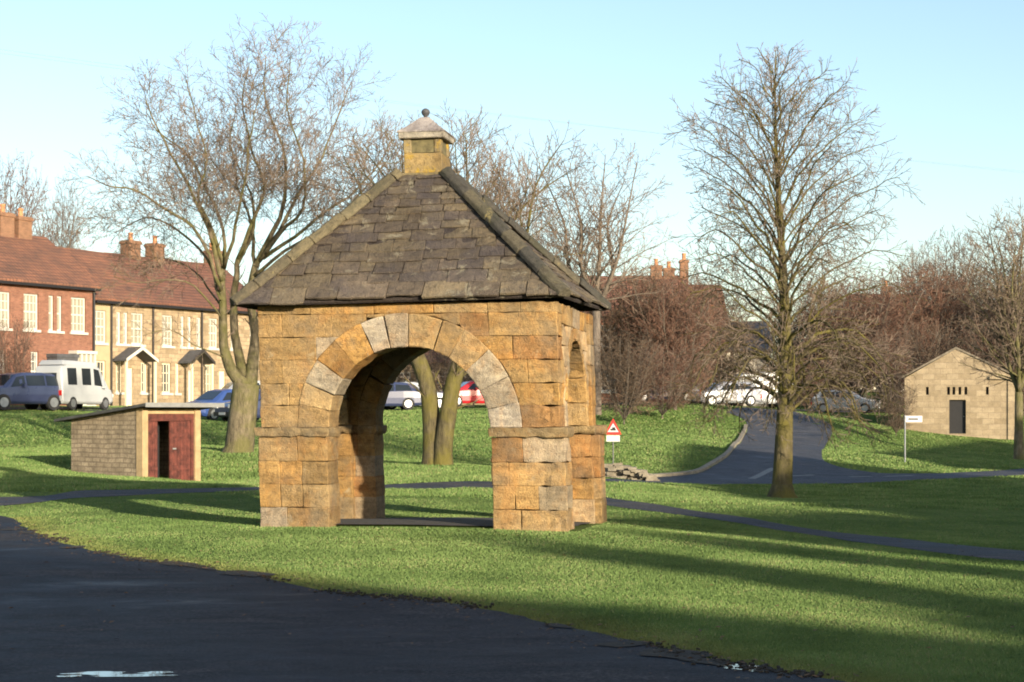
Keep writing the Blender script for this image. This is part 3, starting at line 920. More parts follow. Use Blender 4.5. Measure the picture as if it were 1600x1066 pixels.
# roof: slabs laid in courses on the four slopes
cu = Vector((PW / 2 - 0.05, PD / 2 - 0.02, 0))
EZ = 2.86
ec = [Vector((-0.24, -0.17, EZ - 0.02)), Vector((PW + 0.02, -0.17, EZ + 0.05)), Vector((PW + 0.12, PD + 0.16, EZ + 0.09)), Vector((-0.24, PD + 0.18, EZ))]
TZ = 4.67
tc = [Vector((cu.x - 0.31, cu.y - 0.27, TZ)), Vector((cu.x + 0.31, cu.y - 0.27, TZ)), Vector((cu.x + 0.31, cu.y + 0.27, TZ)), Vector((cu.x - 0.31, cu.y + 0.27, TZ))]
rr = random.Random(21)
RT = [(0.135, 0.112, 0.088), (0.12, 0.1, 0.08), (0.155, 0.13, 0.092), (0.105, 0.09, 0.08), (0.165, 0.138, 0.095), (0.125, 0.104, 0.078)]
def slope(i, name, label=None):
    st = Stones(lambda c: c, cut=0.16, amp=0.014, bev=0.008)
    A, B = ec[i], ec[(i + 1) % 4]
    Dp, Cp = tc[i], tc[(i + 1) % 4]
    ax = (B - A).normalized()
    up_ = ((Dp + Cp) / 2 - (A + B) / 2)
    H = up_.length
    nrm = ax.cross(up_).normalized()
    s = 0.0; sid = i * 50.0
    hs = []
    h = 0.25
    while s < H - 0.05:
        hs.append((s, min(h, H - s))); s += h; h = max(0.11, h * 0.93)
    for ci, (s0, hh) in enumerate(hs):
        f0, f1 = s0 / H, min(1.0, (s0 + hh + 0.07) / H)
        L0, R0 = A.lerp(Dp, f0), B.lerp(Cp, f0)
        L1, R1 = A.lerp(Dp, f1), B.lerp(Cp, f1)
        base = A.dot(ax)
        l0, r0, l1, r1 = L0.dot(ax) - base, R0.dot(ax) - base, L1.dot(ax) - base, R1.dot(ax) - base
        pos = l0 - rr.uniform(0, 0.3)
        mid0 = L0 - ax * l0; mid1 = L1 - ax * l1
        while pos < r0:
            w = rr.uniform(0.2, 0.48) * (1.35 if ci < 2 else 0.8 if ci > 6 else 1)
            a, b = max(pos, l0), min(pos + w, r0)
            pos += w
            if b - a < 0.05: continue
            a1_, b1_ = min(max(a, l1), r1), max(min(b, r1), l1)
            if b1_ - a1_ < 0.02:
                m_ = (a1_ + b1_) / 2; a1_, b1_ = m_ - 0.01, m_ + 0.01
            lift = rr.uniform(0.0, 0.012); th = rr.uniform(0.016, 0.028) * (1.6 if ci == 0 else 1)
            tail = rr.uniform(-0.03, 0.03) if ci else rr.uniform(-0.07, 0.03)
            dn = -up_.normalized() * tail * -1
            g = 0.004
            q = [mid0 + ax * (a + g) + dn, mid0 + ax * (b - g) + dn, mid1 + ax * (b1_ - g), mid1 + ax * (a1_ + g)]
            lo = [q[0] + nrm * (0.022 + lift), q[1] + nrm * (0.022 + lift), q[2] + nrm * 0.0, q[3] + nrm * 0.0]
            hi = [p + nrm * th for p in lo]
            sid += 1.31
            t = rr.choice(RT); t = (t[0] * 1.0, t[1] * 0.98, t[2] * 0.95); kk = rr.uniform(0.84, 1.1) * (1.15 if ci == 0 else 1.0); t = tuple(x * kk for x in t)
            bm = bmesh.new()
            vs = [bm.verts.new(p) for p in lo + hi]
            for f in [(0, 3, 2, 1), (4, 5, 6, 7), (0, 1, 5, 4), (1, 2, 6, 5), (2, 3, 7, 6), (3, 0, 4, 7)]:
                bm.faces.new([vs[x] for x in f])
            bmesh.ops.bevel(bm, geom=bm.edges[:], offset=0.006, segments=1, affect='EDGES', clamp_overlap=True)
            for it in range(3):
                es = [e for e in bm.edges if e.calc_length() > 0.2]
                if not es: break
                bmesh.ops.subdivide_edges(bm, edges=es, cuts=1, use_grid_fill=True)
            bm.normal_update()
            off = Vector((sid, sid * 0.7, sid * 1.9))
            for v in bm.verts:
                v.co += v.normal * 0.02 * noise.noise(v.co * 9 + off); v.co -= nrm * 0.045 * math.sin(math.pi * min(1, max(0, (v.co.z - EZ) / (TZ - EZ)))) 
            nw = {v: st.bm.verts.new(lean(v.co)) for v in bm.verts}
            for f in bm.faces:
                try: gf = st.bm.faces.new([nw[v] for v in f.verts])
                except ValueError: continue
                gf[st.lay] = (*t, 1)
            bm.free()
    # boarding under the slabs keeps daylight out
    vs = [st.bm.verts.new(lean(p - nrm * 0.015)) for p in (A, B, Cp, Dp)]
    vs2 = [st.bm.verts.new(lean(p - nrm * 0.05)) for p in (A, B, Cp, Dp)]
    for ff_ in ([vs[0], vs[1], vs[2], vs[3]], [vs2[3], vs2[2], vs2[1], vs2[0]], [vs2[0], vs2[1], vs[1], vs[0]]):
        gf = st.bm.faces.new(ff_); gf[st.lay] = (0.05, 0.04, 0.035, 1)
    return st.build(name, M['roof_stone'], pav, label)
for i in range(4):
    slope(i, 'roof_slope')
# hip stones
for i in range(4):
    st = Stones(lambda c: c, bev=0.02)
    A, Dp = ec[i], tc[i]
    ax = (Dp - A); L = ax.length; ax.normalize()
    c_ = Vector((cu.x, cu.y, A.z)) - A; c_.z = 0; c_.normalize()
    side = ax.cross(Vector((0, 0, 1))).normalized()
    upn = side.cross(ax).normalized()
    s = -0.02
    q = i * 9.0
    while s < L - 0.1:
        w = rr.uniform(0.38, 0.62); e = min(s + w - 0.01, L)
        j = rr.uniform(-0.012, 0.012)
        bm = bmesh.new()
        def P(a, b, c): return A + ax * a + side * b + upn * c
        hw = 0.10
        pts = [(-hw, -0.02), (hw, -0.02), (hw * 0.95, 0.045), (0.03, 0.105), (-0.03, 0.105), (-hw * 0.95, 0.045)]
        va = [bm.verts.new(P(s, x, y + j)) for x, y in pts]; vb = [bm.verts.new(P(e, x, y + j + 0.01)) for x, y in pts]
        bm.faces.new(va); bm.faces.new(vb[::-1])
        for k in range(6): bm.faces.new((va[k], vb[k], vb[(k + 1) % 6], va[(k + 1) % 6]))
        bmesh.ops.recalc_face_normals(bm, faces=bm.faces[:])
        bmesh.ops.bevel(bm, geom=bm.edges[:], offset=0.01, segments=1, affect='EDGES', clamp_overlap=True)
        bmesh.ops.subdivide_edges(bm, edges=[e_ for e_ in bm.edges if e_.calc_length() > 0.1], cuts=3, use_grid_fill=True)
        bm.normal_update(); q += 1.7
        t = rr.choice([(0.15, 0.125, 0.075), (0.12, 0.10, 0.065), (0.165, 0.14, 0.085)]) if i == 0 else rr.choice([(0.08, 0.072, 0.055), (0.11, 0.095, 0.065), (0.065, 0.06, 0.05)])
        for v in bm.verts: v.co += v.normal * 0.016 * noise.noise(v.co * 8 + Vector((q, q, q)))
        nw = {v: st.bm.verts.new(lean(v.co)) for v in bm.verts}
        for f in bm.faces:
            try: gf = st.bm.faces.new([nw[v] for v in f.verts])
            except ValueError: continue
            gf[st.lay] = (*t, 1)
        bm.free()
        s += w
    st.build('hip_ridge', M['ridge_stone'], pav)
# cupola
cup = Stones(lambda c: lean((c.x, c.y, c.z)), cut=0.07, amp=0.008, bev=0.012)
hx = 0.265
def ring_blocks(st, z0, z1, h, t, tint, sd):
    st.block([(cu.x - h, z0), (cu.x + h, z0), (cu.x + h, z1), (cu.x - h, z1)], cu.y - h, cu.y + h, tint, sd)
ring_blocks(cup, TZ - 0.12, TZ + 0.03, 0.31, 0, (0.24, 0.20, 0.11), 1.1)
ring_blocks(cup, TZ + 0.03, TZ + 0.30, hx, 0, (0.36, 0.265, 0.12), 2.2)
# upper stage: four corner posts round a dark louvre opening
for sx in (-1, 1):
    for sy in (-1, 1):
        x0 = cu.x + sx * hx - (0.11 if sx > 0 else 0); y0 = cu.y + sy * hx - (0.11 if sy > 0 else 0)
        cup.block([(x0, TZ + 0.30), (x0 + 0.11, TZ + 0.30), (x0 + 0.11, TZ + 0.50), (x0, TZ + 0.50)], y0, y0 + 0.11, (0.33, 0.27, 0.15), 3.3 + sx + sy * 2)
cupo = cup.build('cupola', M['cupola_stone'], pav, 'small square stone cupola patched with orange lichen')
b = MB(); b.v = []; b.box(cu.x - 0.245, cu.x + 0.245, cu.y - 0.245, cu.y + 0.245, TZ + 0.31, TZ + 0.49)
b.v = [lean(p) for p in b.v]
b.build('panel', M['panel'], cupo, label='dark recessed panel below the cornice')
cap = Stones(lambda c: lean((c.x, c.y, c.z)), cut=0.07, amp=0.007, bev=0.01)
ring_blocks(cap, TZ + 0.50, TZ + 0.59, 0.325, 0, (0.36, 0.32, 0.26), 5.1)
capo = cap.build('cornice', M['ridge_stone'], cupo)
b = MB()
prof = [(0.335, TZ + 0.585), (0.335, TZ + 0.60), (0.235, TZ + 0.67), (0.155, TZ + 0.74), (0.09, TZ + 0.80), (0.05, TZ + 0.83)]
vs, fs = [], []
for h_, z_ in prof:
    vs += [lean((cu.x + a * h_, cu.y + c_ * h_, z_)) for a, c_ in ((-1, -1), (1, -1), (1, 1), (-1, 1))]
for i in range(len(prof) - 1):
    for j in range(4): fs.append((i * 4 + j, i * 4 + (j + 1) % 4, (i + 1) * 4 + (j + 1) % 4, (i + 1) * 4 + j))
fs.append(tuple(len(vs) - 4 + j for j in range(4)))
b.add(vs, fs, (0.46, 0.42, 0.40)); b.build('cap', M['cupola_stone' if False else 'roof_stone'], cupo, label='pale weathered pyramid cap')
b = MB(); lx = lean((cu.x, cu.y, TZ + 0.85))
b.lathe(lx[0], lx[1], [(0.03, TZ + 0.82), (0.028, TZ + 0.85), (0.052, TZ + 0.875), (0.062, TZ + 0.905), (0.05, TZ + 0.935), (0.02, TZ + 0.955)], 14)
b.build('finial', M['slate'], cupo, smooth=True)
# trodden floor
fl = [(-2.95, 21.85), (0.75, 21.15), (1.2, 24.0), (-2.55, 24.7)]
struct(drape('shelter_floor', refine(fl, 0.3, 0.08, rng), 0.02, M['dirt_floor'], 0.5))

# ------------------------------------------------------------------ bare trees
class Tree:
    def __init__(self, seed):
        self.rg = random.Random(seed)
        self.wood, self.tw = MB(), MB()
    def rvec(self):
        r = self.rg
        return Vector((r.gauss(0, 1), r.gauss(0, 1), r.gauss(0, 1))).normalized()
    def path(self, pts, r0, r1, lvl, tgt=None):
        n = len(pts)
        rad = [r0 + (r1 - r0) * (i / (n - 1)) ** 0.9 for i in range(n)]
        if lvl >= 3:
            vs = []
            for q, r in zip(pts, rad):
                vs += [(q.x + r, q.y, q.z), (q.x - .5 * r, q.y + .87 * r, q.z - .3 * r), (q.x - .5 * r, q.y - .87 * r, q.z + .3 * r)]
            fs = []
            for i in range(n - 1):
                a = i * 3
                fs += [(a, a + 1, a + 4, a + 3), (a + 1, a + 2, a + 5, a + 4), (a + 2, a, a + 3, a + 5)]
            self.tw.add(vs, fs); return rad
        mb = self.wood if lvl <= 1 else self.tw
        mb.tube(pts, rad, 10 if r0 > 0.15 else 7 if r0 > 0.07 else 5 if r0 > 0.025 else 3, cap=lvl <= 1)
        return rad
    def branch(self, p, d, L, r0, lvl, cfg):
        rg = self.rg
        n = (7, 7, 5, 4, 2, 2)[min(lvl, 5)]
        pts = [p.copy()]; d = d.normalized(); seg = L / n
        for i in range(n):
            d = (d + self.rvec() * cfg['wig'][lvl] + Vector((0, 0, cfg['up'][lvl]))).normalized()
            p = p + d * seg
            pts.append(p)
        r1 = max(cfg['rmin'], r0 * 0.25)
        rad = self.path(pts, r0, r1, lvl)
        self.kids(pts, rad, L, lvl, cfg)
    def kids(self, pts, rad, L, lvl, cfg, tmin=0.18):
        if lvl >= cfg['lv']: return
        rg = self.rg
        sp = cfg['sp'][lvl]
        k = max(2, int(L * (1 - tmin) / sp))
        n = len(pts) - 1
        ph = rg.random() * 6.28
        for j in range(k):
            t = tmin + (1 - tmin) * (j + rg.random()) / k
            f = min(t * n, n - 1e-3); i = int(f); f -= i
            q = pts[i].lerp(pts[i + 1], f)
            ax = (pts[i + 1] - pts[i]).normalized()
            ph += 2.4 + rg.uniform(-0.5, 0.5)
            a = ax.orthogonal().normalized(); b_ = ax.cross(a)
            s = a * math.cos(ph) + b_ * math.sin(ph)
            an = cfg['ang'][lvl] * rg.uniform(0.75, 1.25)
            dd = ax * math.cos(an) + s * math.sin(an)
            l = cfg['len'][lvl] * L * (1.0 - 0.55 * t) * rg.uniform(0.6, 1.2)
            l = min(l, cfg.get('maxl', 99))
            rr_ = (rad[i] + (rad[i + 1] - rad[i]) * f) * cfg.get('rk', 0.55)
            if l < 0.08: continue
            if 'env' in cfg and lvl < 3:
                tip = q + dd * l
                e = cfg['env'](tip)
                if e > 1.0: l = l / e ** 1.5
            self.branch(q, dd, l, max(cfg['rmin'], rr_), lvl + 1, cfg)
    def build(self, name, label, loc, wood, twig, group=None, rz=0):
        t = thing(name, label, 'tree', loc, rz, group)
        self.wood.build('trunk', wood, t, smooth=True)
        self.tw.build('crown', twig, t)
        return t

# T1 big spreading tree at the left
D1 = 50.0
b1 = PZ(372, 708, D1)
def L1(px, py, dd=0):
    p = PZ(px, py, D1); return Vector((p[0] - b1[0], dd, p[2] - b1[2]))
T = 0.45
t1 = Tree(101)
cfg1 = dict(wig=(0.06, 0.10, 0.14, 0.16, 0.2), up=(0, 0.015, 0.01, 0.0, 0.0), rmin=0.006, lv=4, sp=(0.19, 0.14, 0.10, 0.085), ang=(0.85, 0.75, 0.7, 0.7), len=(0.48, 0.5, 0.55, 0.6), rk=0.34, maxl=2.2)
trunk = [L1(372, 716), L1(374, 700), L1(378, 660), L1(382, 625), L1(385, 600)]
t1.path(trunk, 0.46, 0.40, 0)
t1.wood.tube([L1(372, 718), L1(372, 708), L1(374, 698), L1(376, 680)], [0.62, 0.50, 0.43, 0.38], 12)
limbs = [
 ([(385, 606, 0), (362, 580, 0), (350, 540, -.1), (347, 480, -.2), (350, 430, -.3)], 0.23, 0.09, 0.95),
 ([(387, 606, .1), (392, 570, .2), (396, 520, .3), (392, 460, .2), (398, 410, .2)], 0.24, 0.09, 0.95),
 ([(383, 606, .1), (370, 560, .3), (360, 500, .5), (362, 440, .6), (366, 400, .6)], 0.19, 0.075, 0.95),
 ([(350, 440, -.3), (338, 390, -.5), (325, 335, -.9), (288, 250, -1.4), (262, 190, -1.8), (245, 140, -2)], 0.13, 0.02, .15),
 ([(350, 430, -.3), (345, 350, .2), (318, 280, .6), (285, 215, 1), (225, 160, 1.4), (205, 125, 1.6)], 0.10, 0.018, .2),
 ([(352, 420, -.3), (330, 340, -.6), (318, 300, -1), (332, 240, -1.3), (320, 160, -1.6), (308, 105, -1.8)], 0.10, 0.018, .2),
 ([(366, 405, .6), (392, 340, .9), (385, 290, 1), (372, 250, 1.2), (345, 190, 1.5), (352, 110, 1.7)], 0.11, 0.018, .2),
 ([(366, 400, .6), (400, 320, .3), (412, 270, .1), (392, 190, -.2), (382, 120, -.4), (395, 62, -.6)], 0.11, 0.018, .2),
 ([(398, 415, .2), (436, 330, 0), (452, 280, -.3), (448, 210, -.6), (420, 130, -.9), (425, 55, -1.1)], 0.13, 0.018, .2),
 ([(400, 410, .2), (432, 350, .6), (462, 280, 1), (500, 210, 1.4), (522, 130, 1.7), (545, 62, 2)], 0.12, 0.018, .2),
 ([(404, 405, .2), (442, 360, -.4), (480, 320, -.9), (488, 240, -1.4), (462, 150, -1.7), (470, 70, -2)], 0.11, 0.018, .2),
 ([(410, 400, .2), (458, 360, .6), (510, 310, 1), (555, 270, 1.4), (590, 215, 1.8), (612, 170, 2)], 0.10, 0.016, .2),
 ([(396, 430, .2), (450, 390, -.3), (520, 350, -.8), (570, 300, -1.2), (600, 270, -1.5), (625, 235, -1.8)], 0.09, 0.016, .2),
 ([(348, 455, -.3), (320, 370, -.9), (280, 330, -1.4), (230, 295, -1.8), (190, 290, -2.1), (160, 275, -2.3)], 0.09, 0.016, .2),
 ([(347, 470, -.3), (318, 400, .4), (270, 350, .9), (220, 320, 1.3), (180, 330, 1.6), (150, 345, 1.8)], 0.08, 0.014, .25),
 ([(348, 500, -.2), (310, 450, -.8), (270, 442, -1.2), (230, 448, -1.5), (195, 440, -1.8)], 0.05, 0.012, .2),
 ([(396, 520, .3), (450, 480, .8), (500, 440, 1.1), (560, 420, 1.4), (600, 440, 1.7)], 0.06, 0.012, .2),
 ([(352, 560, -.1), (310, 540, -.9), (280, 520, -1.6), (245, 530, -2.2)], 0.04, 0.010, .2),
 ([(352, 420, -.3), (380, 350, -1.2), (400, 280, -2), (415, 200, -2.6), (440, 130, -3)], 0.10, 0.016, .2),
 ([(398, 415, .2), (380, 330, 1.6), (350, 260, 2.4), (300, 200, 3), (290, 130, 3.3)], 0.10, 0.016, .2),
 ([(347, 480, -.2), (300, 430, 1), (260, 400, 1.6), (210, 390, 2), (180, 410, 2.2)], 0.05, 0.012, .2),
]
for pts, ra, rb, tm in limbs:
    pts = [(p[0] + (385 - p[0]) * 0.03, p[1] + (46 * (420 - p[1]) / 380 if p[1] < 420 else 0), p[2]) for p in pts]
    P_ = smooth_curve([tuple(L1(*p)) for p in pts], 3)
    P_ = [Vector(p) for p in P_]
    P_ = [p + Vector((noise.noise(p * 1.3), noise.noise(p * 1.3 + Vector((9, 0, 0))), 0)) * (0.10 if 0 < i < len(P_) - 1 else 0) for i, p in enumerate(P_)]
    n = len(P_)
    if tm < .9: ra, rb = ra * 0.72, rb * 0.75
    rad = [ra + (rb - ra) * (i / (n - 1)) ** 0.7 for i in range(n)]
    t1.wood.tube(P_, rad, 8 if ra > 0.08 else 6)
    Lg = sum((P_[i + 1] - P_[i]).length for i in range(n - 1))
    t1.kids(P_, [r * 0.8 for r in rad], Lg if tm < 0.9 else Lg * 0.5, 0 if tm < 0.9 else 1, cfg1, tm if tm < .9 else .5)
t1.build('bare_tree', 'large spreading bare tree with a forked pale trunk left of the stone shelter', b1, M['bark_pale'], M['twig'])

# T4 upright tree at the right
D4 = 40.0
b4 = PZ(1222, 778, D4); b4 = (b4[0], b4[1], g1(b4[0], b4[1]))
t4 = Tree(404)
H4 = (778 - 75) / (F / D4)
def lead(z):
    return Vector((0.10 * math.sin(z * 0.5) - 0.02 * z * 0.3, 0.08 * math.sin(z * 0.7 + 1), z))
P_ = [lead(z) for z in np.linspace(-0.1, H4, 26)]
rad = [0.27 - 0.02 + 0.0 * i for i in range(26)]
rad = [0.25 * (1 - (i / 25)) ** 1.35 + 0.010 for i in range(26)]
rad[0] = 0.42; 
t4.wood.tube([Vector((0, 0, -.15)), Vector((0, 0, 0.0)), Vector((0, 0, 0.12)), Vector((0, 0, 0.35))], [0.52, 0.42, 0.32, 0.255], 12)
t4.wood.tube(P_[0:], rad, 10)
cfg4 = dict(wig=(0, 0.10, 0.13, 0.16, 0.2), up=(0, 0.0, 0.0, 0.0, -0.02), rmin=0.006, lv=4, sp=(0.15, 0.14, 0.11, 0.09), ang=(0.8, 0.72, 0.7, 0.7), len=(0.45, 0.5, 0.55, 0.6), rk=0.42, maxl=1.7)
r4 = random.Random(44)
hw = [(2.0, 2.1), (3.0, 2.5), (4.5, 2.7), (6.0, 2.8), (7.2, 2.75), (8.2, 2.5), (9.2, 2.0), (10.2, 1.25), (11, 0.4)]
NB = 92
for i in range(NB):
    fz = (i / (NB - 1)) ** 1.15
    z = 2.0 + (H4 - 2.7) * fz ** 1.05
    az = i * 2.399 + r4.uniform(-0.3, 0.3)
    rise = 0.8 + 0.9 * min(1, fz * 2.0) if fz < 0.8 else 0.9
    ztip = min(H4 - 0.1, z + (0.0 if fz < 0.12 else rise * 1.1))
    w = float(np.interp(ztip, [a for a, b_ in hw], [b_ for a, b_ in hw])) * r4.uniform(0.8, 1.08)
    p0 = lead(z)
    dr = Vector((math.cos(az), math.sin(az), 0))
    if fz < 0.22:      # low limbs arch out and droop
        ctrl = [p0, p0 + dr * w * 0.3 + Vector((0, 0, 0.55)), p0 + dr * w * 0.65 + Vector((0, 0, 0.65)), p0 + dr * w * 0.95 + Vector((0, 0, 0.15 - 0.4 * r4.random())), p0 + dr * w * 1.02 + Vector((0, 0, -0.25 - 0.5 * r4.random()))]
    else:
        up_ = ztip - z
        ctrl = [p0, p0 + dr * w * 0.22 + Vector((0, 0, up_ * 0.4)), p0 + dr * w * 0.5 + Vector((0, 0, up_ * 0.75)), p0 + dr * w * 0.78 + Vector((0, 0, up_ * 0.98)), p0 + dr * w + Vector((0, 0, up_ * (1.1 if fz > 0.4 else 0.85)))]
    pp = [Vector(q) for q in smooth_curve([tuple(c) for c in ctrl], 3)]
    pp = [q + Vector((noise.noise(q * 1.9), noise.noise(q * 1.9 + Vector((7, 0, 0))), noise.noise(q * 1.9 + Vector((0, 7, 0))))) * (0.12 if j else 0) for j, q in enumerate(pp)]
    ra = max(0.014, (0.062 - 0.048 * fz) * r4.uniform(0.6, 1.2)); n = len(pp)
    rd = [ra + (0.008 - ra) * (j / (n - 1)) ** 0.8 for j in range(n)]
    t4.wood.tube(pp, rd, 6)
    Lg = sum((pp[j + 1] - pp[j]).length for j in range(n - 1))
    t4.kids(pp, [x * 0.8 for x in rd], Lg, 0 if Lg > 1.6 else 1, cfg4, 0.2)
t4.build('bare_tree', 'tall upright bare tree with a straight trunk on the grass before the road junction', b4, M['bark_gold'], M['twig'])

def auto_tree(seed, H, fork, hw_, stems, rbase, lv=4, dens=1.0, spread=0.5, up=0.05, rmin=0.01, lean_=(0, 0)):
    """a bare tree of height H whose stems part at height fork"""
    t = Tree(seed); rg = t.rg
    cz = fork + (H - fork) * 0.5
    def env(p):
        return math.sqrt((p.x / hw_) ** 2 + (p.y / hw_) ** 2 + ((p.z - cz) / ((H - fork) * 0.56)) ** 2)
    cfg = dict(wig=(0.07, 0.11, 0.14, 0.17, 0.2), up=(0.02, up * .4, up * 0.2, 0.0, 0), rmin=rmin, lv=lv,
               sp=(0.33 / dens, 0.27 / dens, 0.21 / dens, 0.18 / dens), ang=(0.85, 0.75, 0.7, 0.7), len=(0.55, 0.5, 0.5, 0.5), rk=0.52, maxl=H * 0.3, env=env)
    base = [Vector((0, 0, -0.2)), Vector((0, 0, 0)), Vector((lean_[0] * .5, lean_[1] * .5, fork * 0.5)), Vector((lean_[0], lean_[1], fork))]
    t.wood.tube(base, [rbase * 1.5, rbase * 1.2, rbase * 0.95, rbase * 0.85], 9)
    for k in range(stems):
        az = k * 6.283 / stems + rg.uniform(-0.4, 0.4)
        tip = Vector((math.cos(az) * hw_ * spread * rg.uniform(.5, 1.1), math.sin(az) * hw_ * spread * rg.uniform(.5, 1.1), fork + (H - fork) * rg.uniform(0.82, 0.97)))
        if k == 0: tip = Vector((0.1 * hw_, 0, H * 0.97))
        p0 = base[-1]
        ctrl = [p0, p0.lerp(tip, 0.3) + Vector((math.cos(az), math.sin(az), 0)) * hw_ * 0.12 * (k > 0), p0.lerp(tip, 0.65) + t.rvec() * 0.03 * H, tip]
        pp = [Vector(q) for q in smooth_curve([tuple(c) for c in ctrl], 4)]
        n = len(pp); ra = rbase * (0.62 if k else 0.7)
        rd = [ra + (rmin * 1.6 - ra) * (j / (n - 1)) ** 0.8 for j in range(n)]
        t.wood.tube(pp, rd, 7)
        Lg = sum((pp[j + 1] - pp[j]).length for j in range(n - 1))
        t.kids(pp, [x * 0.8 for x in rd], Lg, 0, cfg, 0.08)
    return t

def place(px, d, py=None):
    X = (px - 800) / F * d
    return (X, d, g1(X, d))

# T2 twin-stemmed tree seen through the arch
t2 = Tree(202)
b2 = PZ(682, 727, 45); b2 = (b2[0], b2[1], g1(b2[0], b2[1]))
def env2(p): return math.sqrt((p.x / 4.0) ** 2 + (p.y / 4.0) ** 2 + ((p.z - 5.2) / 4.2) ** 2)
cfg2 = dict(wig=(0.07, 0.11, 0.14, 0.17, 0.2), up=(0.03, 0.03, 0.03, 0.02, 0), rmin=0.007, lv=4, sp=(0.2, 0.18, 0.13, 0.12), ang=(0.8, 0.65, 0.65, 0.7), len=(0.55, 0.5, 0.5, 0.5), rk=0.52, maxl=2.8, env=env2)
for (x0, pts, ra) in [(-0.2, [(-.12, 0.1, -.2), (-.12, 0.1, .6), (-.16, .12, 1.4), (-.30, .2, 2.3), (-.8, .3, 3.6)], .27), (0.12, [(.16, 0, -.2), (.20, -.1, .6), (.32, -.1, 1.4), (.48, -.1, 2.3), (.9, 0, 3.6)], .26)]:
    pp = [Vector(q) for q in smooth_curve(pts, 3)]
    t2.wood.tube(pp, [ra * 1.35, ra * 1.15] + [ra * (1 - 0.3 * j / len(pp)) for j in range(len(pp) - 2)], 9)
    t2.kids(pp, [ra * .3] * len(pp), 3.0, 0, cfg2, 0.5)
    top = pp[-1]
    for k in range(6):
        az = k * 1.05 + x0 * 5
        tip = Vector((0.6 + math.cos(az) * 3.1, math.sin(az) * 2.8, 7.2 + 1.4 * t2.rg.random()))
        if k == 0: tip = Vector((0.5, 0, 8.8))
        q = [Vector(c) for c in smooth_curve([tuple(top), tuple(top.lerp(tip, .35) + Vector((math.cos(az), math.sin(az), 0)) * .5), tuple(top.lerp(tip, .7) + Vector((0, 0, .3))), tuple(tip)], 4)]
        n = len(q); rd = [.075 + (.012 - .075) * (j / (n - 1)) ** .8 for j in range(n)]
        t2.wood.tube(q, rd, 6)
        t2.kids(q, [x * .8 for x in rd], sum((q[j + 1] - q[j]).length for j in range(n - 1)), 0, cfg2, .1)
t2.build('bare_tree', 'bare tree with two leaning trunks seen through the arch of the stone shelter', b2, M['bark_gold'], M['twig'])

# T3 tree behind the shelter's right eave
t3 = auto_tree(307, 12.9, 5.0, 4.3, 6, 0.22, 4, 0.98, 0.75, 0.05, 0.010)
t3.build('bare_tree', 'bare many-stemmed tree rising behind the right eave of the stone shelter', place(932, 80), M['bark_grey'], M['twig'])
t5 = auto_tree(505, 10.9, 3.0, 3.0, 6, 0.2, 4, 1.2, 0.6, 0.05, 0.010)
t5.build('bare_tree', 'slim bare tree at the right edge beside the stone hut', place(1592, 74), M['bark_pale'], M['twig'])

# prototypes for the far trees and thickets
pA = auto_tree(611, 10, 2.2, 4.0, 8, 0.18, 4, 1.05, 0.75, 0.05, 0.012)
pB = auto_tree(622, 10, 0.8, 4.6, 14, 0.13, 4, 1.15, 0.95, 0.02, 0.014)
pC = auto_tree(633, 6, 0.3, 3.6, 15, 0.07, 4, 1.25, 1.0, 0.0, 0.012)
protos = {}
def far_tree(kind, mat, px, d, top_py, wpx, label, seed, cat='tree', name='bare_tree', group=None):
    loc = place(px, d)
    H = (HZ - top_py) / F * d + EYE - loc[2]
    W = wpx / F * d
    src, h0, w0 = {'A': (pA, 10, 4.0), 'B': (pB, 10, 4.6), 'C': (pC, 6, 3.6)}[kind]
    key = (kind, mat)
    rz = seed * 1.37
    if key not in protos:
        o = src.build(name, label, loc, M['bark_grey'], M[mat], group, rz)
        if (kind,) in protos:
            oo = protos[(kind,)]
            for a_, b_ in zip(o.children, oo.children):
                pass
        protos[key] = o
    else:
        o = copy_tree(protos[key]); o.name = name
        o.location = loc; o.rotation_euler = (0, 0, rz)
    o['label'] = label; o['category'] = cat
    if group: o['group'] = group
    elif 'group' in o: del o['group']
    o.scale = (W / w0, W / w0, H / h0)
    return o
G1 = 'bare trees behind the green'
FT = [
 ('A', 'twig', 95, 118, 300, 62, 'small dark bare tree above the brick terrace between its chimneys'),
 ('A', 'twig_red', 15, 112, 262, 80, 'bare tree rising above the brick terrace roof at the left edge'),
 ('A', 'twig', 785, 95, 255, 75, 'bare tree behind the right slope of the shelter roof'),
 ('A', 'twig_brown', 860, 100, 350, 70, 'bare tree in the gap between the shelter roof and the many-stemmed tree'),
 ('B', 'twig_brown', 985, 88, 425, 95, 'low brown bare tree in front of the brown-roofed house'),
 ('B', 'twig_red', 1055, 86, 430, 90, 'reddish bare tree at the top of the grass bank beside the brown-roofed house'),
 ('B', 'twig_brown', 1108, 111, 450, 80, 'brown bare tree between the brown-roofed house and the cream cottage'),
 ('B', 'twig_red', 1340, 112, 438, 115, 'reddish bare tree behind the white car right of the upright tree'),
 ('B', 'twig_red', 1425, 118, 425, 110, 'red-brown bare tree behind the left corner of the stone hut'),
 ('A', 'twig', 1490, 128, 372, 85, 'tall grey bare tree directly above the stone hut gable'),
 ('B', 'twig_brown', 1540, 120, 420, 105, 'dark brown bare tree behind the right end of the stone hut'),
 ('A', 'twig', 1440, 135, 395, 60, 'grey bare tree seen between the reddish trees and the hut'),
 ('B', 'twig_red', 1610, 112, 425, 90, 'reddish bare tree behind the slim tree at the right edge'),
 ('B', 'twig_brown', 1270, 122, 450, 90, 'brown bare tree behind the upright tree, above the junction road'),
]
for i, (k_, m_, px, d, ty, w, lab) in enumerate(FT):
    far_tree(k_, m_, px, d, ty, w, lab, i + 1, group=G1)
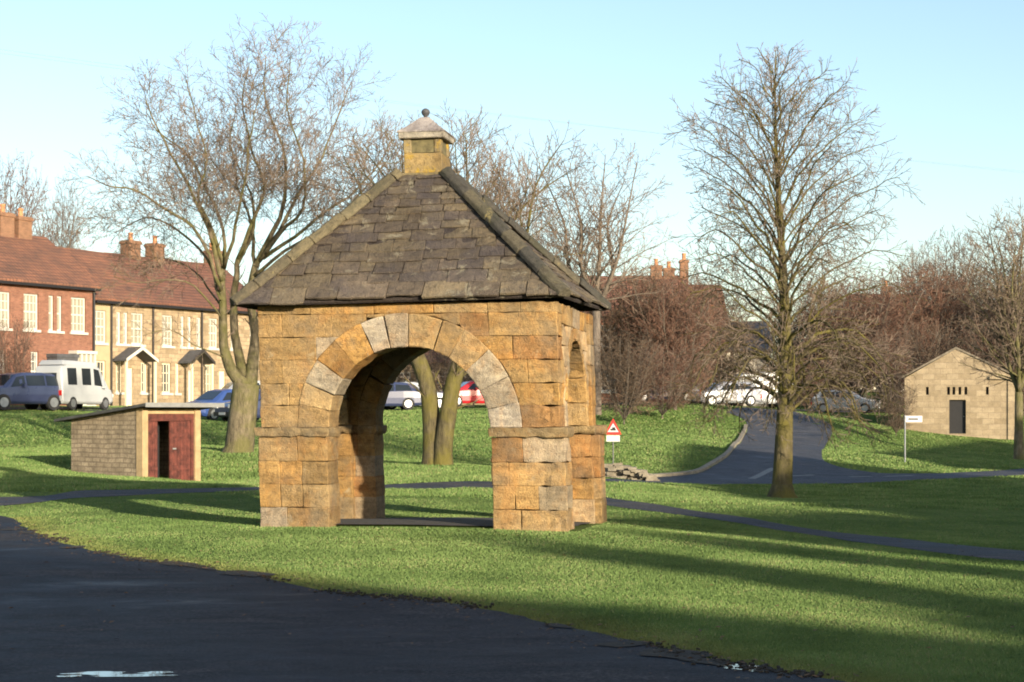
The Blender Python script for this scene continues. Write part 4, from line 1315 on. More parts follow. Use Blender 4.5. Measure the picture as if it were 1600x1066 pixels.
SH = [
 (975, 76, 520, 60, 'twig_brown', 'brown bare bush just right of the shelter above the warning sign'),
 (1035, 80, 540, 62, 'twig_red', 'reddish bare bush on the bank below the brown-roofed house'),
 (1068, 88, 560, 40, 'twig_olive', 'olive bare bush at the right end of the grass bank top'),
 (1275, 119, 530, 66, 'twig_olive', 'olive bare bush behind the white car beyond the junction'),
 (1388, 99, 520, 40, 'twig_red', 'red bare bush to the left of the stone hut'),
 (1400, 84, 600, 36, 'twig_brown', 'low brown bush at the left foot of the stone hut'),
 (1460, 104, 510, 70, 'twig_brown', 'brown bush behind the left slope of the hut gable'),
 (1555, 102, 500, 70, 'twig_red', 'reddish bush behind the right slope of the hut gable'),
 (1240, 108, 560, 60, 'twig_red', 'reddish bush at the far end of the junction road'),
 (640, 104, 540, 70, 'twig_brown', 'brown bush beyond the white car seen through the arch'),
 (740, 104, 530, 70, 'twig_red', 'reddish bush above the red car seen through the arch'),
 (690, 100, 545, 60, 'twig_brown', 'brown bush behind the twin trunks seen through the arch'),
 (20, 82, 500, 42, 'twig_red', 'reddish leafless bush against the brick house behind the blue off-road car'),
 (1000, 92, 500, 72, 'twig_brown', 'brown bare bush below the left half of the brown-roofed house'),
 (1070, 98, 490, 66, 'twig_red', 'reddish bare bush below the chimneys of the brown-roofed house'),
 (1300, 118, 500, 70, 'twig_red', 'red bare bush above the white car on the slope'),
 (1420, 110, 500, 76, 'twig_red', 'red-brown bare bush behind the left corner of the stone hut'),
 (1500, 116, 480, 80, 'twig_brown', 'tall brown bush right behind the stone hut ridge'),
 (1600, 104, 500, 72, 'twig_brown', 'brown bare bush behind the slim tree at the right edge'),
]
for i, (px, d, ty, w, m_, lab) in enumerate(SH):
    far_tree('C', m_, px, d, ty, w, lab, i + 30, cat='bush', name='bare_bush', group='leafless bushes around the green')

# ------------------------------------------------------------------ houses
def window_part(parent, x0, x1, z0, z1, y, frame_m, glass_m, cols=3, rows=4, name='window', sill=True):
    b = MB(); w = 0.09
    b.box(x0, x0 + w, y, y + 0.07, z0, z1); b.box(x1 - w, x1, y, y + 0.07, z0, z1)
    b.box(x0 + w, x1 - w, y, y + 0.07, z0, z0 + w); b.box(x0 + w, x1 - w, y, y + 0.07, z1 - w, z1)
    for i in range(1, cols):
        x = x0 + (x1 - x0) * i / cols; b.box(x - 0.022, x + 0.022, y + 0.01, y + 0.05, z0 + w, z1 - w)
    for j in range(1, rows):
        z = z0 + (z1 - z0) * j / rows; h = 0.022 if j * 2 != rows else 0.04
        b.box(x0 + w, x1 - w, y + 0.015, y + 0.045, z - h, z + h)
    o = b.build(name, frame_m, parent)
    g = MB(); g.box(x0 + 0.02, x1 - 0.02, y + 0.055, y + 0.075, z0 + 0.02, z1 - 0.02); g.build('pane', glass_m, o)
    if sill:
        s = MB(); s.box(x0 - 0.1, x1 + 0.1, y - 0.2, y + 0.02, z0 - 0.13, z0 - 0.002); s.build('sill', M['white'], o)
    return o
def wall_holes(mb, x0, x1, z0, z1, holes, y=0.0, depth=0.14):
    xs_ = sorted({x0, x1, *[h[0] for h in holes], *[h[1] for h in holes]})
    zs_ = sorted({z0, z1, *[h[2] for h in holes], *[h[3] for h in holes]})
    for a, b in zip(xs_[:-1], xs_[1:]):
        for c, d in zip(zs_[:-1], zs_[1:]):
            mx, mz = (a + b) / 2, (c + d) / 2
            if any(h[0] < mx < h[1] and h[2] < mz < h[3] for h in holes): continue
            mb.add([(a, y, c), (b, y, c), (b, y, d), (a, y, d)], [(0, 1, 2, 3)])
    for h in holes:
        a, b, c, d = h
        p = [(a, y, c), (b, y, c), (b, y, d), (a, y, d)]; q = [(t[0], y + depth, t[2]) for t in p]
        mb.add(p + q, [(0, 1, 5, 4), (1, 2, 6, 5), (2, 3, 7, 6), (3, 0, 4, 7)])
def gable_roof(parent, x0, x1, D, ez, rz_, m, over=0.3, th=0.14, name='roof'):
    b = MB()
    h = D / 2
    sl = (rz_ - ez) / h
    y0 = -over; ze = ez - over * sl
    sec = [(y0, ze), (h, rz_), (D + over, ze), (D + over, ze + th), (h, rz_ + th), (y0, ze + th)]
    # subdivided along x so tiles can sag a little
    n = max(2, int((x1 - x0) / 0.8))
    vs, fs = [], []
    for i in range(n + 1):
        x = x0 + (x1 - x0) * i / n
        for j, (y, z) in enumerate(sec):
            sag = 0.05 * noise.noise(Vector((x * 0.5, y * 0.5, 3)))
            vs.append((x, y, z + sag))
    for i in range(n):
        for j in range(6):
            fs.append((i * 6 + j, i * 6 + (j + 1) % 6, (i + 1) * 6 + (j + 1) % 6, (i + 1) * 6 + j))
    fs.append(tuple(range(6))); fs.append(tuple(n * 6 + j for j in range(5, -1, -1)))
    b.add(vs, [tuple(reversed(f)) for f in fs])
    return b.build(name, m, parent)
def chimney(parent, x, y, z, w, d, h, pots, m=None):
    b = MB(); b.box(x - w / 2, x + w / 2, y - d / 2, y + d / 2, z - 1.4, z + h); b.box(x - w / 2 - .06, x + w / 2 + .06, y - d / 2 - .06, y + d / 2 + .06, z + h - .22, z + h - .06)
    o = b.build('chimney', m or M['chimney_brick'], parent)
    for i in range(pots):
        q = MB(); px = x + (i - (pots - 1) / 2) * (w / max(1, pots)) * 0.95
        q.lathe(px, y, [(0.15, z + h), (0.13, z + h + .35), (0.16, z + h + .38), (0.16, z + h + .48), (0.10, z + h + .48)], 10)
        q.build('chimney_pot', M['clay'], o)
    return o
def shell(mb, L, D, ez, rz_, holes, z0=-1.0, depth=0.14):
    wall_holes(mb, 0, L, z0, ez, holes, 0, depth)
    mb.add([(0, D, z0), (L, D, z0), (L, D, ez), (0, D, ez)], [(3, 2, 1, 0)])
    mb.add([(0, 0, z0), (0, D, z0), (0, D, ez), (0, D / 2, rz_), (0, 0, ez)], [(0, 4, 3, 2, 1)])
    mb.add([(L, 0, z0), (L, D, z0), (L, D, ez), (L, D / 2, rz_), (L, 0, ez)], [(0, 1, 2, 3, 4)])

# terrace direction: facade runs right and away
DV = Vector((0.536, 0.844, 0))
RZ = math.atan2(DV.y, DV.x)
J = Vector((-23.07, 92.0, 0))     # where the brick house meets the stone cottages
def s_at(px, origin=J, dv=DV):     # distance along the facade line at picture column px
    k = (px - 800) / F
    return (k * origin.y - origin.x) / (dv.x - k * dv.y)
gzr = 1.95
NV = Vector((-DV.y, DV.x, 0))
def s_back(px, back=4.0): return s_at(px, J + NV * back)
# brick house
Lb = 17.0
org = J - DV * Lb
brick_h = thing('brick_house', 'red brick terraced house with white sash windows, at the left edge', 'house', (org.x, org.y, gzr), RZ)
def bx(px): return Lb + s_at(px)
ezb, rzb = 8.64 - gzr, 11.4 - gzr
upw = [(bx(-8), bx(16)), (bx(37), bx(60)), (bx(111), bx(134))]
def zz_(py, px): # height above house base at a picture row on the facade
    s = s_at(px); d = J.y + DV.y * s
    return EYE - (py - HZ) / F * d - gzr
holes = []
ups = []
for (a, b_), pc in zip(upw, (5, 48, 122)):
    ups.append((a, b_, 4.05, 5.95))
slits = [(bx(76), bx(84), 4.05, 5.95), (bx(89), bx(97), 4.05, 5.95)]
low = [(bx(-10), bx(8), 0.9, 2.9), (bx(48), bx(60), 0.8, 2.9)]
door = (bx(79), bx(96), 0.0, 2.35)
holes = ups + slits + low + [door]
mb = MB(); shell(mb, Lb, 8.0, ezb, rzb, holes); mb.build('wall', M['brick'], brick_h)
for h in ups: window_part(brick_h, *h, 0.1, M['white'], M['curtain_glass'], 4, 4)
for h in slits: window_part(brick_h, *h, 0.1, M['white'], M['curtain_glass'], 1, 2)
for h in low: window_part(brick_h, *h, 0.1, M['white'], M['glass'], 3, 4)
b = MB(); b.box(door[0], door[1], 0.10, 0.16, 0, 2.35); b.box(door[0] + .2, door[1] - .2, 0.08, 0.10, 0.3, 1.0); b.box(door[0] + .2, door[1] - .2, 0.08, 0.10, 1.2, 2.1)
dd_ = b.build('door', M['cream_paint'], brick_h); b = MB(); b.lathe(door[1] - .12, 0.06, [(0.03, 1.0), (0.03, 1.05)], 8); b.build('handle', M['grey_metal'], dd_)
b = MB(); b.box(bx(72), bx(107), -0.85, -0.002, 2.62, 2.8); b.box(bx(72) + .05, bx(107) - .05, -0.8, -0.002, 2.45, 2.62); b.build('canopy', M['slate'], brick_h)
# white bay window
x0, x1 = bx(108), bx(138)
b = MB(); b.box(x0, x1, -0.6, -0.002, -0.2, 0.85); b.box(x0 - .05, x1 + .05, -0.66, -0.002, 2.85, 3.02)
for i in range(5):
    x = x0 + (x1 - x0 - .12) * i / 4; b.box(x, x + .12, -0.6, -0.5, 0.85, 2.85)
b.box(x0 + .12, x1 - .12, -0.58, -0.52, 1.9, 2.0)
bay = b.build('bay_window', M['white'], brick_h); b = MB(); b.box(x0 + .05, x1 - .05, -0.5, -0.45, 0.86, 2.84); b.build('pane', M['curtain_glass'], bay)
gable_roof(brick_h, -0.2, Lb + 0.12, 8.0, ezb, rzb, M['tiles'])
b = MB(); b.box(-0.2, Lb + 0.1, -0.43, -0.31, ezb - .34, ezb - .2); b.build('gutter', M['black'], brick_h)
b = MB(); b.tube([(Lb - .15, -0.1, ezb - .3), (Lb - .15, -0.08, 0)], 0.07, 8); b.build('drainpipe', M['black'], brick_h)
chimney(brick_h, Lb + s_back(32), 4.0, rzb, 0.95, 0.8, 1.1, 1); chimney(brick_h, Lb + s_back(4), 4.0, rzb, 0.95, 0.8, 1.2, 1)

# stone cottages: cream one first, then the stone row
def cottage(name, label, pa, pb, m, uppers, lowers, doorpx, roof_m, porch=None, chim=(), frames='white', seed=0, back=0.0):
    s0, s1 = s_at(pa), s_at(pb); L = s1 - s0
    o_ = J + DV * s0 + Vector((-DV.y, DV.x, 0)) * 0.3
    t = thing(name, label, 'house', (o_.x, o_.y, gzr), RZ)
    ez, rz_ = 8.05 - gzr, 10.95 - gzr
    f = lambda px: s_at(px) - s0
    hs = [(f(a), f(b_), 3.55, 5.35) for a, b_ in uppers] ; hl = [(f(a), f(b_), 0.8, 2.55) for a, b_ in lowers]
    dr = (f(doorpx[0]), f(doorpx[1]), 0, 2.2) if doorpx else None
    mb = MB(); shell(mb, L, 8.0, ez, rz_, hs + hl + ([dr] if dr else [])); mb.build('wall', m, t)
    r_ = random.Random(seed)
    for h in hs: window_part(t, *h, 0.1, M['white'], M['curtain_glass'] if r_.random() < .45 else M['glass'], 3, 4)
    for h in hl: window_part(t, *h, 0.1, M['cream_paint'], M['curtain_glass'] if r_.random() < .6 else M['glass'], 3, 3)
    if dr:
        b = MB(); b.box(dr[0], dr[1], .1, .16, 0, 2.2); b.box(dr[0] + .15, dr[1] - .15, .08, .1, 1.1, 2.0); d_ = b.build('door', M['white'] if seed % 2 else M['cream_paint'], t)
        b = MB(); b.lathe(dr[1] - .12, 0.06, [(0.03, 1.0), (0.03, 1.05)], 8); b.build('handle', M['grey_metal'], d_)
    if porch:
        a, c_ = f(porch[0]), f(porch[1]); mid = (a + c_) / 2; w_ = (c_ - a) / 2
        b = MB()
        for sg in (-1, 1):
            b.hexa([(mid + sg * w_, -1.1, 2.55), (mid, -1.1, 3.25), (mid, -0.002, 3.25), (mid + sg * w_, -0.002, 2.55),
                    (mid + sg * w_, -1.1, 2.65), (mid, -1.1, 3.36), (mid, -0.002, 3.36), (mid + sg * w_, -0.002, 2.65)])
        p_ = b.build('porch_roof', M['slate'], t)
        b = MB()
        for sg in (-1, 1):
            b.hexa([(mid + sg * w_, -1.16, 2.5), (mid, -1.16, 3.2), (mid, -1.11, 3.2), (mid + sg * w_, -1.11, 2.5),
                    (mid + sg * w_, -1.16, 2.68), (mid, -1.16, 3.4), (mid, -1.11, 3.4), (mid + sg * w_, -1.11, 2.68)])
        b.build('bargeboard', M['white'] if seed == 2 else M['dark_wood'], p_)
        for sg in (-1, 1):
            b = MB(); x = mid + sg * (w_ - .12); b.box(x - .06, x + .06, -1.05, -.93, 0, 2.55); b.build('porch_post', M['cream_paint'], t)
    gable_roof(t, -0.02, L + 0.02, 8.0, ez, rz_, roof_m)
    b = MB(); b.box(0, L, -0.43, -0.31, ez - .36, ez - .22); b.build('gutter', M['black'], t)
    b = MB(); b.tube([(L - .12, -0.1, ez - .3), (L - .12, -0.08, 0)], 0.06, 8); b.build('drainpipe', M['dark_wood'], t)
    for px, n, w_ in chim: chimney(t, s_back(px, 4.3) - s0, 4.0, rz_, w_, .75, 1.0, n)
    return t
GH = 'terraced cottages behind the parked cars'
cottage('cottage', 'narrow cream rendered cottage joined to the red brick house', 149, 181, M['stucco'], [(153, 172)], [(154, 172)], None, M['tiles'], chim=(), seed=1, group=None) if False else None
c1 = cottage('cottage', 'narrow cream rendered cottage joined to the red brick house', 149, 181, M['stucco'], [(153, 172)], [(154, 171)], None, M['tiles'], seed=1)
c2 = cottage('cottage', 'tan stone cottage with a dark gabled porch, next to the cream one', 181, 246, M['house_stone'], [(188, 195), (199, 206), (211, 230)], [(187, 197), (226, 236)], (203, 214), M['tiles'], porch=(181, 231), chim=[(204, 1, 0.95)], seed=2)
c3 = cottage('cottage', 'tan stone cottage behind the shed with a second dark gabled porch', 246, 322, M['house_stone'], [(259, 276), (288, 294), (299, 305), (313, 320)], [(259, 273), (280, 286)], (300, 309), M['tiles_dark'], porch=(284, 320), chim=[(242, 1, 0.9)], seed=3)
c4 = cottage('cottage', 'stone cottage at the right end of the terrace, half hidden by the large tree', 322, 425, M['house_stone'], [(332, 346), (366, 378), (396, 410)], [(326, 340), (366, 380), (396, 410)], (348, 358), M['tiles_dark'], chim=[(335, 2, 1.2)], seed=4)

# house group beyond the right bank
def box_house(name, label, px0, px1, d, ridge_py, eave_py, wall_m, roof_m, dep=8, rz=0.0, chims=(), wins=None, group=None, ground=None):
    X0 = (px0 - 800) / F * d; L = (px1 - px0) / F * d
    z = ground if ground is not None else g1(X0 + L / 2, d)
    t = thing(name, label, 'house', (X0, d, z), rz, group)
    rz_ = EYE + (HZ - ridge_py) / F * (d + dep / 2) - z; ez = EYE + (HZ - eave_py) / F * d - z
    f = lambda px: (px - 800) / F * d - X0
    hs = []
    rows = [(ez - 2.3, ez - 0.8), (0.9, 2.4)] if ez > 4.4 else [(0.9, 2.2)]
    for w in (wins or []):
        for (a, b_) in rows: hs.append((f(w) - .5, f(w) + .5, a, b_))
    mb = MB(); shell(mb, L, dep, ez, rz_, hs, z0=-1.5); mb.build('wall', wall_m, t)
    for h in hs: window_part(t, *h, .1, M['white'], M['glass'], 2, 4)
    gable_roof(t, -.2, L + .2, dep, ez, rz_, roof_m)
    for px, w_, h_ in chims:
        o = chimney(t, f(px) * 1.02, dep / 2, rz_, w_, .7, h_, 1)
    return t
box_house('house', 'long brown-roofed house half hidden behind bare trees right of the shelter', 890, 1078, 118, 434, 490, M['brick'], M['tiles_dark'], chims=[(1030, .8, .9), (1050, .8, .7), (1074, .6, 1.3)], wins=[915, 950, 985, 1020, 1055])
box_house('house', 'lower brown-roofed house joined to the right of the long brown-roofed one', 1080, 1134, 120, 448, 500, M['house_stone'], M['tiles_dark'], chims=[], wins=[1095, 1118])
box_house('house', 'small cream cottage behind the upright tree at the head of the junction road', 1098, 1205, 116, 505, 545, M['cream_wall'], M['slate'], chims=[(1120, .8, .8)], wins=[1112, 1138, 1162, 1188], dep=6)
box_house('house', 'red-roofed house hidden behind reddish trees left of the stone hut', 1345, 1462, 140, 462, 508, M['cream_wall'], M['tiles'], chims=[(1400, .8, .8)], wins=[1365, 1395, 1425])
box_house('house', 'row of low brown-roofed houses seen between trunks through the arch', 585, 800, 112, 520, 565, M['house_stone'], M['tiles_dark'], chims=[(650, .9, .8)], wins=[600, 630, 662, 695, 728, 760], dep=7)

# ------------------------------------------------------------------ stone hut at the right
dh = 90.0
Xh = (1415 - 800) / F * dh; Lh = (1577 - 1415) / F * dh
zh = EYE - (679 - HZ) / F * dh
hut = thing('stone_hut', 'small pale stone hut with a low gabled front and a black door', 'hut', (Xh, dh, zh), R(-13))
fz = lambda py: EYE - (py - HZ) / F * dh - zh
eh, ah = fz(590), fz(546)
dx0, dx1 = (1481 - 1415) / F * dh, (1506 - 1415) / F * dh
hs = [(dx0, dx1, 0.05, fz(625))]
slots = [((p - 1415) / F * dh - .07, (p - 1415) / F * dh + .07, fz(617), fz(605)) for p in (1448, 1480, 1488, 1497, 1506, 1538)]
mb = MB(); wall_holes(mb, 0, Lh, -0.8, eh, hs + slots, 0, .25)
mb.add([(0, 0, eh), (Lh, 0, eh), (Lh * .47, 0, ah)], [(0, 1, 2)])
mb.add([(0, 5, -0.8), (Lh, 5, -0.8), (Lh, 5, eh), (Lh * .47, 5, ah), (0, 5, eh)], [(4, 3, 2, 1, 0)])
mb.add([(0, 0, -.8), (0, 5, -.8), (0, 5, eh), (0, 0, eh)], [(3, 2, 1, 0)])
mb.add([(Lh, 0, -.8), (Lh, 5, -.8), (Lh, 5, eh), (Lh, 0, eh)], [(0, 1, 2, 3)])
mb.build('wall', M['hut_stone'], hut)
b = MB(); b.box(dx0, dx1, .18, .25, .05, fz(625)); d_ = b.build('door', M['black'], hut)
b = MB(); b.lathe(dx1 - .1, .14, [(0.03, .95), (0.03, 1.0)], 8); b.build('handle', M['grey_metal'], d_)
for s_ in slots:
    b = MB(); b.box(s_[0], s_[1], .2, .25, s_[2], s_[3]); b.build('vent_slot', M['dark_room'], hut)
b = MB(); b.box(Lh - .30, Lh + .06, -.07, -.002, -.8, eh - .02); b.build('pilaster', M['hut_stone'], hut)
b = MB(); b.box(-.05, .30, -.07, -.002, -.8, eh - .02); b.build('pilaster', M['hut_stone'], hut)
b = MB()
for (xa, za, xb, zb) in [(-.2, eh - .04, Lh * .47, ah), (Lh + .25, eh - .04, Lh * .47, ah)]:
    b.hexa([(xa, -.06, za), (xb, -.06, zb), (xb, 5.2, zb), (xa, 5.2, za), (xa, -.06, za + .11), (xb, -.06, zb + .11), (xb, 5.2, zb + .11), (xa, 5.2, za + .11)])
b.build('roof', M['coping'], hut)
b = MB(); b.box(Lh * .78, Lh + .28, -.16, -.075, eh - .12, eh + .06); b.build('cornice', M['hut_stone'], hut)

# ------------------------------------------------------------------ the shed
sx, sy = (222 - 800) / F * 42, 42.0  # near corner
zsd = EYE - (752 - HZ) / F * 42
shed = thing('shed', 'small stone lean-to shed with a red double door and a sloping felt roof', 'shed', (sx, sy, zsd), R(55))
# local x: along the door face (to the right and away), local y: back along the long wall (to the left and away)
SWid, SLen = 1.98, 2.68
hF = (752 - 637) / F * 42; hB = (735 - 657) / F * 44.5
gL = EYE - (735 - HZ) / F * 44 - zsd
def top_at(y): return hF + ((hB + gL) - hF) * y / SLen
b = MB()
b.add([(0, 0, -.5), (0, SLen, -.5), (0, SLen, top_at(SLen)), (0, 0, hF)], [(3, 2, 1, 0)])
b.add([(SWid, 0, -.5), (SWid, SLen, -.5), (SWid, SLen, top_at(SLen)), (SWid, 0, hF)], [(0, 1, 2, 3)])
b.add([(0, SLen, -.5), (SWid, SLen, -.5), (SWid, SLen, top_at(SLen)), (0, SLen, top_at(SLen))], [(3, 2, 1, 0)])
b.add([(.12, .12, -.5), (.12, SLen - .1, -.5), (.12, SLen - .1, top_at(SLen)), (.12, .12, hF)], [(0, 1, 2, 3)])
wl_ = b.build('wall', M['rubble'], shed)
b = MB(); b.box(-.02, .17, -.04, .2, -.5, hF - .02); b.box(SWid - .17, SWid + .02, -.04, .2, -.5, hF - .02); b.box(.17, SWid - .17, .0, .18, hF - .16, hF - .02)
b.build('quoin', M['quoin'], shed, bevel=.01)
# red boarded front with a gap between the leaves
b = MB(); b.box(.17, SWid - .17, .02, .09, hF - .34, hF - .16); b.box(.17, .30, .02, .09, -.2, hF - .34); b.box(SWid - .27, SWid - .17, .02, .09, -.2, hF - .34)
b.build('door_frame', M['red_paint'], shed)
b = MB(); b.box(.31, .55, .035, .075, -.2, hF - .35)
for z in (.25, 1.1): b.box(.32, .54, .015, .034, z, z + .1)
for x in (.37, .45): b.box(x, x + .06, .026, .0345, -.2, hF - .36)
b.build('door', M['red_paint'], shed)
b = MB(); b.box(.98, SWid - .28, .035, .075, -.2, hF - .35)
for z in (.25, 1.1): b.box(1.0, SWid - .3, .015, .0255, z, z + .1)
for i_ in range(6): b.box(1.0 + i_ * .115, 1.0 + i_ * .115 + .085, .026, .0345, -.2, hF - .36)
d2 = b.build('door', M['red_paint'], shed)
b = MB(); b.box(1.05, 1.17, .0, .014, .78, .82); b.build('bolt', M['pale_edge'], d2)
b = MB(); b.box(.45, 1.05, .5, .54, -.2, hF - .3); b.build('dark_interior', M['dark_room'], shed)  # near-black sheet behind the gap, colour stands in for the unlit inside
b = MB()
y0, y1 = -.35, SLen + .42; x0, x1 = -.22, SWid + .55
z0_, z1_ = top_at(y0), top_at(y1)
b.hexa([(x0, y0, z0_), (x1, y0, z0_), (x1, y1, z1_), (x0, y1, z1_), (x0, y0, z0_ + .07), (x1, y0, z0_ + .07), (x1, y1, z1_ + .07), (x0, y1, z1_ + .07)])
rf = b.build('roof', M['felt'], shed)
b = MB(); b.box(x0, x1, y0 - .03, y0 - .002, z0_ - .03, z0_ + .085); b.build('fascia', M['pale_edge'], rf)

# ------------------------------------------------------------------ vehicles
def loft(st_):
    """stations (x, zb, belt, roof, w, wr) -> body mesh"""
    b = MB(); vs, fs = [], []
    for (x, zb, be, ro, w, wr) in st_:
        half = [(w * .90, zb), (w, zb + .12), (w, (zb + be) / 2 + .05), (w * .97, be), (wr, ro - .06), (wr * .82, ro)]
        sec = [(-y, z) for y, z in half] + [(y, z) for y, z in reversed(half)]
        vs += [(x, y, z) for y, z in sec]
    m_ = 12
    for i in range(len(st_) - 1):
        for j in range(m_):
            fs.append((i * m_ + j, i * m_ + (j + 1) % m_, (i + 1) * m_ + (j + 1) % m_, (i + 1) * m_ + j))
    fs.append(tuple(range(m_ - 1, -1, -1))); fs.append(tuple((len(st_) - 1) * m_ + j for j in range(m_)))
    return b.add(vs, fs)
def vehicle(name, label, cat, st_, wheels, paint, px, d, head, L, group='parked vehicles', side_glass=(), front=None, rear=None, wr=.33, lamps=(.7, .6), zoff=0.0, extra=None, py=None):
    X = (px - 800) / F * d
    t = thing(name, label, cat, (X, d, g1(X, d) + 0.02 + zoff), head, group)
    loft(st_).build('body', M[paint], t, smooth=False, bevel=.03)
    W = max(s[4] for s in st_)
    def interp(x):
        for a, b_ in zip(st_[:-1], st_[1:]):
            if a[0] <= x <= b_[0]:
                k = (x - a[0]) / (b_[0] - a[0]); return [p + (q - p) * k for p, q in zip(a, b_)]
        return st_[-1]
    for (xa, xb, xta, xtb) in side_glass:
        for sg in (-1, 1):
            A, B, At, Bt = interp(xa), interp(xb), interp(xta), interp(xtb)
            def pt(s, f, o=.012):
                y0, z0 = s[4] * .97, s[2]; y1, z1 = s[5], s[3] - .06
                return (y0 + (y1 - y0) * f + o, z0 + (z1 - z0) * f)
            q = []
            for s, x, f in ((A, xa, .08), (B, xb, .08), (Bt, xtb, .88), (At, xta, .88)):
                y, z = pt(s, f); q.append((x, sg * y, z))
            q2 = [(p[0], p[1] - sg * .03, p[2]) for p in q]
            b = MB(); b.hexa(q2 + q) if sg > 0 else b.hexa(q + q2); b.build('side_window', M['car_glass'], t)
    for spec, nm in ((front, 'windscreen'), (rear, 'rear_window')):
        if spec:
            xa, xb = spec; A, B = interp(xa), interp(xb)
            sg = 1 if nm == 'windscreen' else -1
            def tp(s): return s[3]
            o_ = .02
            q = [(xa, -A[5] * .8, A[3] + o_), (xa, A[5] * .8, A[3] + o_), (xb, B[5] * .8, B[3] + o_), (xb, -B[5] * .8, B[3] + o_)]
            q2 = [(p[0], p[1], p[2] - .03) for p in q]
            b = MB(); b.hexa(q2 + q); b.build(nm, M['car_glass'], t)
    for x in wheels:
        for sg in (-1, 1):
            y = sg * (W - .10)
            b = MB(); n = 20; vs, fs = [], []
            prof = [(wr * .62, -.10), (wr * .94, -.11), (wr, -.07), (wr, .07), (wr * .94, .11), (wr * .62, .10)]
            for r_, o_ in prof:
                for j in range(n): a = 6.2832 * j / n; vs.append((x + r_ * math.cos(a), y + o_, wr + r_ * math.sin(a)))
            for i in range(5):
                for j in range(n): fs.append((i * n + j, i * n + (j + 1) % n, (i + 1) * n + (j + 1) % n, (i + 1) * n + j))
            fs.append(tuple(range(n))); fs.append(tuple(5 * n + j for j in range(n)))
            b.add(vs, fs); w_ = b.build('wheel', M['rubber'], t)
            b = MB(); vs = []
            for yy in (y + sg * .10, y + sg * .125):
                for j in range(n): a = 6.2832 * j / n; vs.append((x + wr * .6 * math.cos(a), yy, wr + wr * .6 * math.sin(a)))
            b.add(vs, [tuple(range(n)), tuple(range(2 * n - 1, n - 1, -1))] + [(j, (j + 1) % n, n + (j + 1) % n, n + j) for j in range(n)]); b.build('rim', M['alloy'], w_)
    xf, xr = st_[-1][0], st_[0][0]
    for sg in (-1, 1):
        yy = sg * W * .72
        b = MB(); b.box(xf - .06, xf + .03, yy - .17, yy + .17, lamps[0] - .08, lamps[0] + .08); b.build('headlight', M['lamp_clear'], t)
        b = MB(); b.box(xr - .03, xr + .06, sg * W * .80 - .1, sg * W * .80 + .1, lamps[1] - .13, lamps[1] + .13); b.build('tail_light', M['lamp_red'], t)
        b = MB(); xm = (front[0] if front else xf - 1.1) - .0; bz = interp(min(xm, xf))[2]
        b.box(xm - .35, xm - .22, sg * (W + .02) if sg > 0 else -W - .2, sg * (W + .2) if sg > 0 else -W - .02, bz + .0, bz + .14); b.build('mirror', M[paint], t)
    b = MB(); b.box(xf - .1, xf + .05, -W * .85, W * .85, .28, .46); b.build('bumper', M['black'], t)
    b = MB(); b.box(xr - .05, xr + .1, -W * .85, W * .85, .28, .46); b.build('bumper', M['black'], t)
    b = MB(); b.box(xf + .052, xf + .065, -.26, .26, .33, .44); b.build('number_plate', M['sign_white'], t)
    if extra: extra(t)
    if cat == 'van': t.scale = (.9, .9, .95)
    return t
HB = [(-2.0, .35, .75, .76, .70, .55), (-1.95, .25, .95, 1.02, .80, .62), (-1.55, .22, .98, 1.36, .84, .60), (-1.0, .2, .98, 1.44, .86, .60), (0.0, .2, .95, 1.46, .86, .60), (.45, .2, .93, 1.38, .86, .60), (1.15, .2, .90, .95, .85, .70), (1.75, .22, .80, .84, .82, .62), (2.0, .3, .66, .68, .72, .5)]
SUV = [(-2.2, .42, .95, .97, .78, .66), (-2.15, .32, 1.1, 1.55, .86, .70), (-1.9, .3, 1.12, 1.72, .9, .70), (-.9, .3, 1.12, 1.78, .92, .70), (.2, .3, 1.1, 1.76, .92, .70), (.6, .3, 1.08, 1.68, .92, .68), (1.25, .3, 1.06, 1.12, .9, .76), (2.0, .32, .98, 1.02, .88, .70), (2.2, .4, .8, .82, .8, .6)]
VAN = [(-2.4, .4, 1.15, 1.9, .86, .74), (-2.35, .3, 1.18, 2.2, .92, .80), (-1.8, .3, 1.18, 2.3, .94, .82), (0.6, .3, 1.18, 2.3, .94, .82), (1.1, .3, 1.15, 2.2, .94, .80), (1.45, .3, 1.12, 1.9, .93, .74), (2.1, .3, 1.05, 1.12, .9, .74), (2.35, .35, .85, .88, .85, .66)]
hbk = dict(side_glass=[(-1.45, -.6, -1.3, -.6), (-.5, .75, -.5, .3)], front=(.5, 1.1), rear=(-1.93, -1.6))
vehicle('parked_car', 'dark blue off-road car parked at the left edge in front of the brick house', 'car', SUV, (-1.35, 1.4), 'paint_navy', 28, 78, R(-128), 4.4,
        side_glass=[(-1.85, -1.0, -1.8, -1.0), (-.9, .1, -.9, .1), (.2, 1.0, .2, .6)], front=(.65, 1.2), rear=(-2.17, -2.1), wr=.38, lamps=(.8, .9))
def camper(t):
    b = MB(); b.hexa([(-2.2, -.80, 2.26), (1.0, -.80, 2.2), (1.0, .80, 2.2), (-2.2, .80, 2.26), (-2.05, -.68, 2.5), (.7, -.68, 2.46), (.7, .68, 2.46), (-2.05, .68, 2.5)]); b.build('roof_cap', M['paint_white'], t, bevel=.04)
    b = MB(); b.box(-2.46, -2.42, -.55, .55, 1.3, 1.85); b.build('rear_window', M['car_glass'], t)
    b = MB(); b.lathe(0, 0, [(.3, 0), (.3, .01)], 4)
vehicle('camper_van', 'white high-roofed camper van parked beside the blue off-road car', 'van', VAN, (-1.5, 1.5), 'paint_white', 117, 81, R(70), 4.8,
        side_glass=[(-1.9, -1.1, -1.9, -1.1), (-.6, .2, -.6, .2), (.5, 1.25, .5, 1.0)], front=(1.5, 2.05), wr=.34, lamps=(.75, .85), extra=camper)
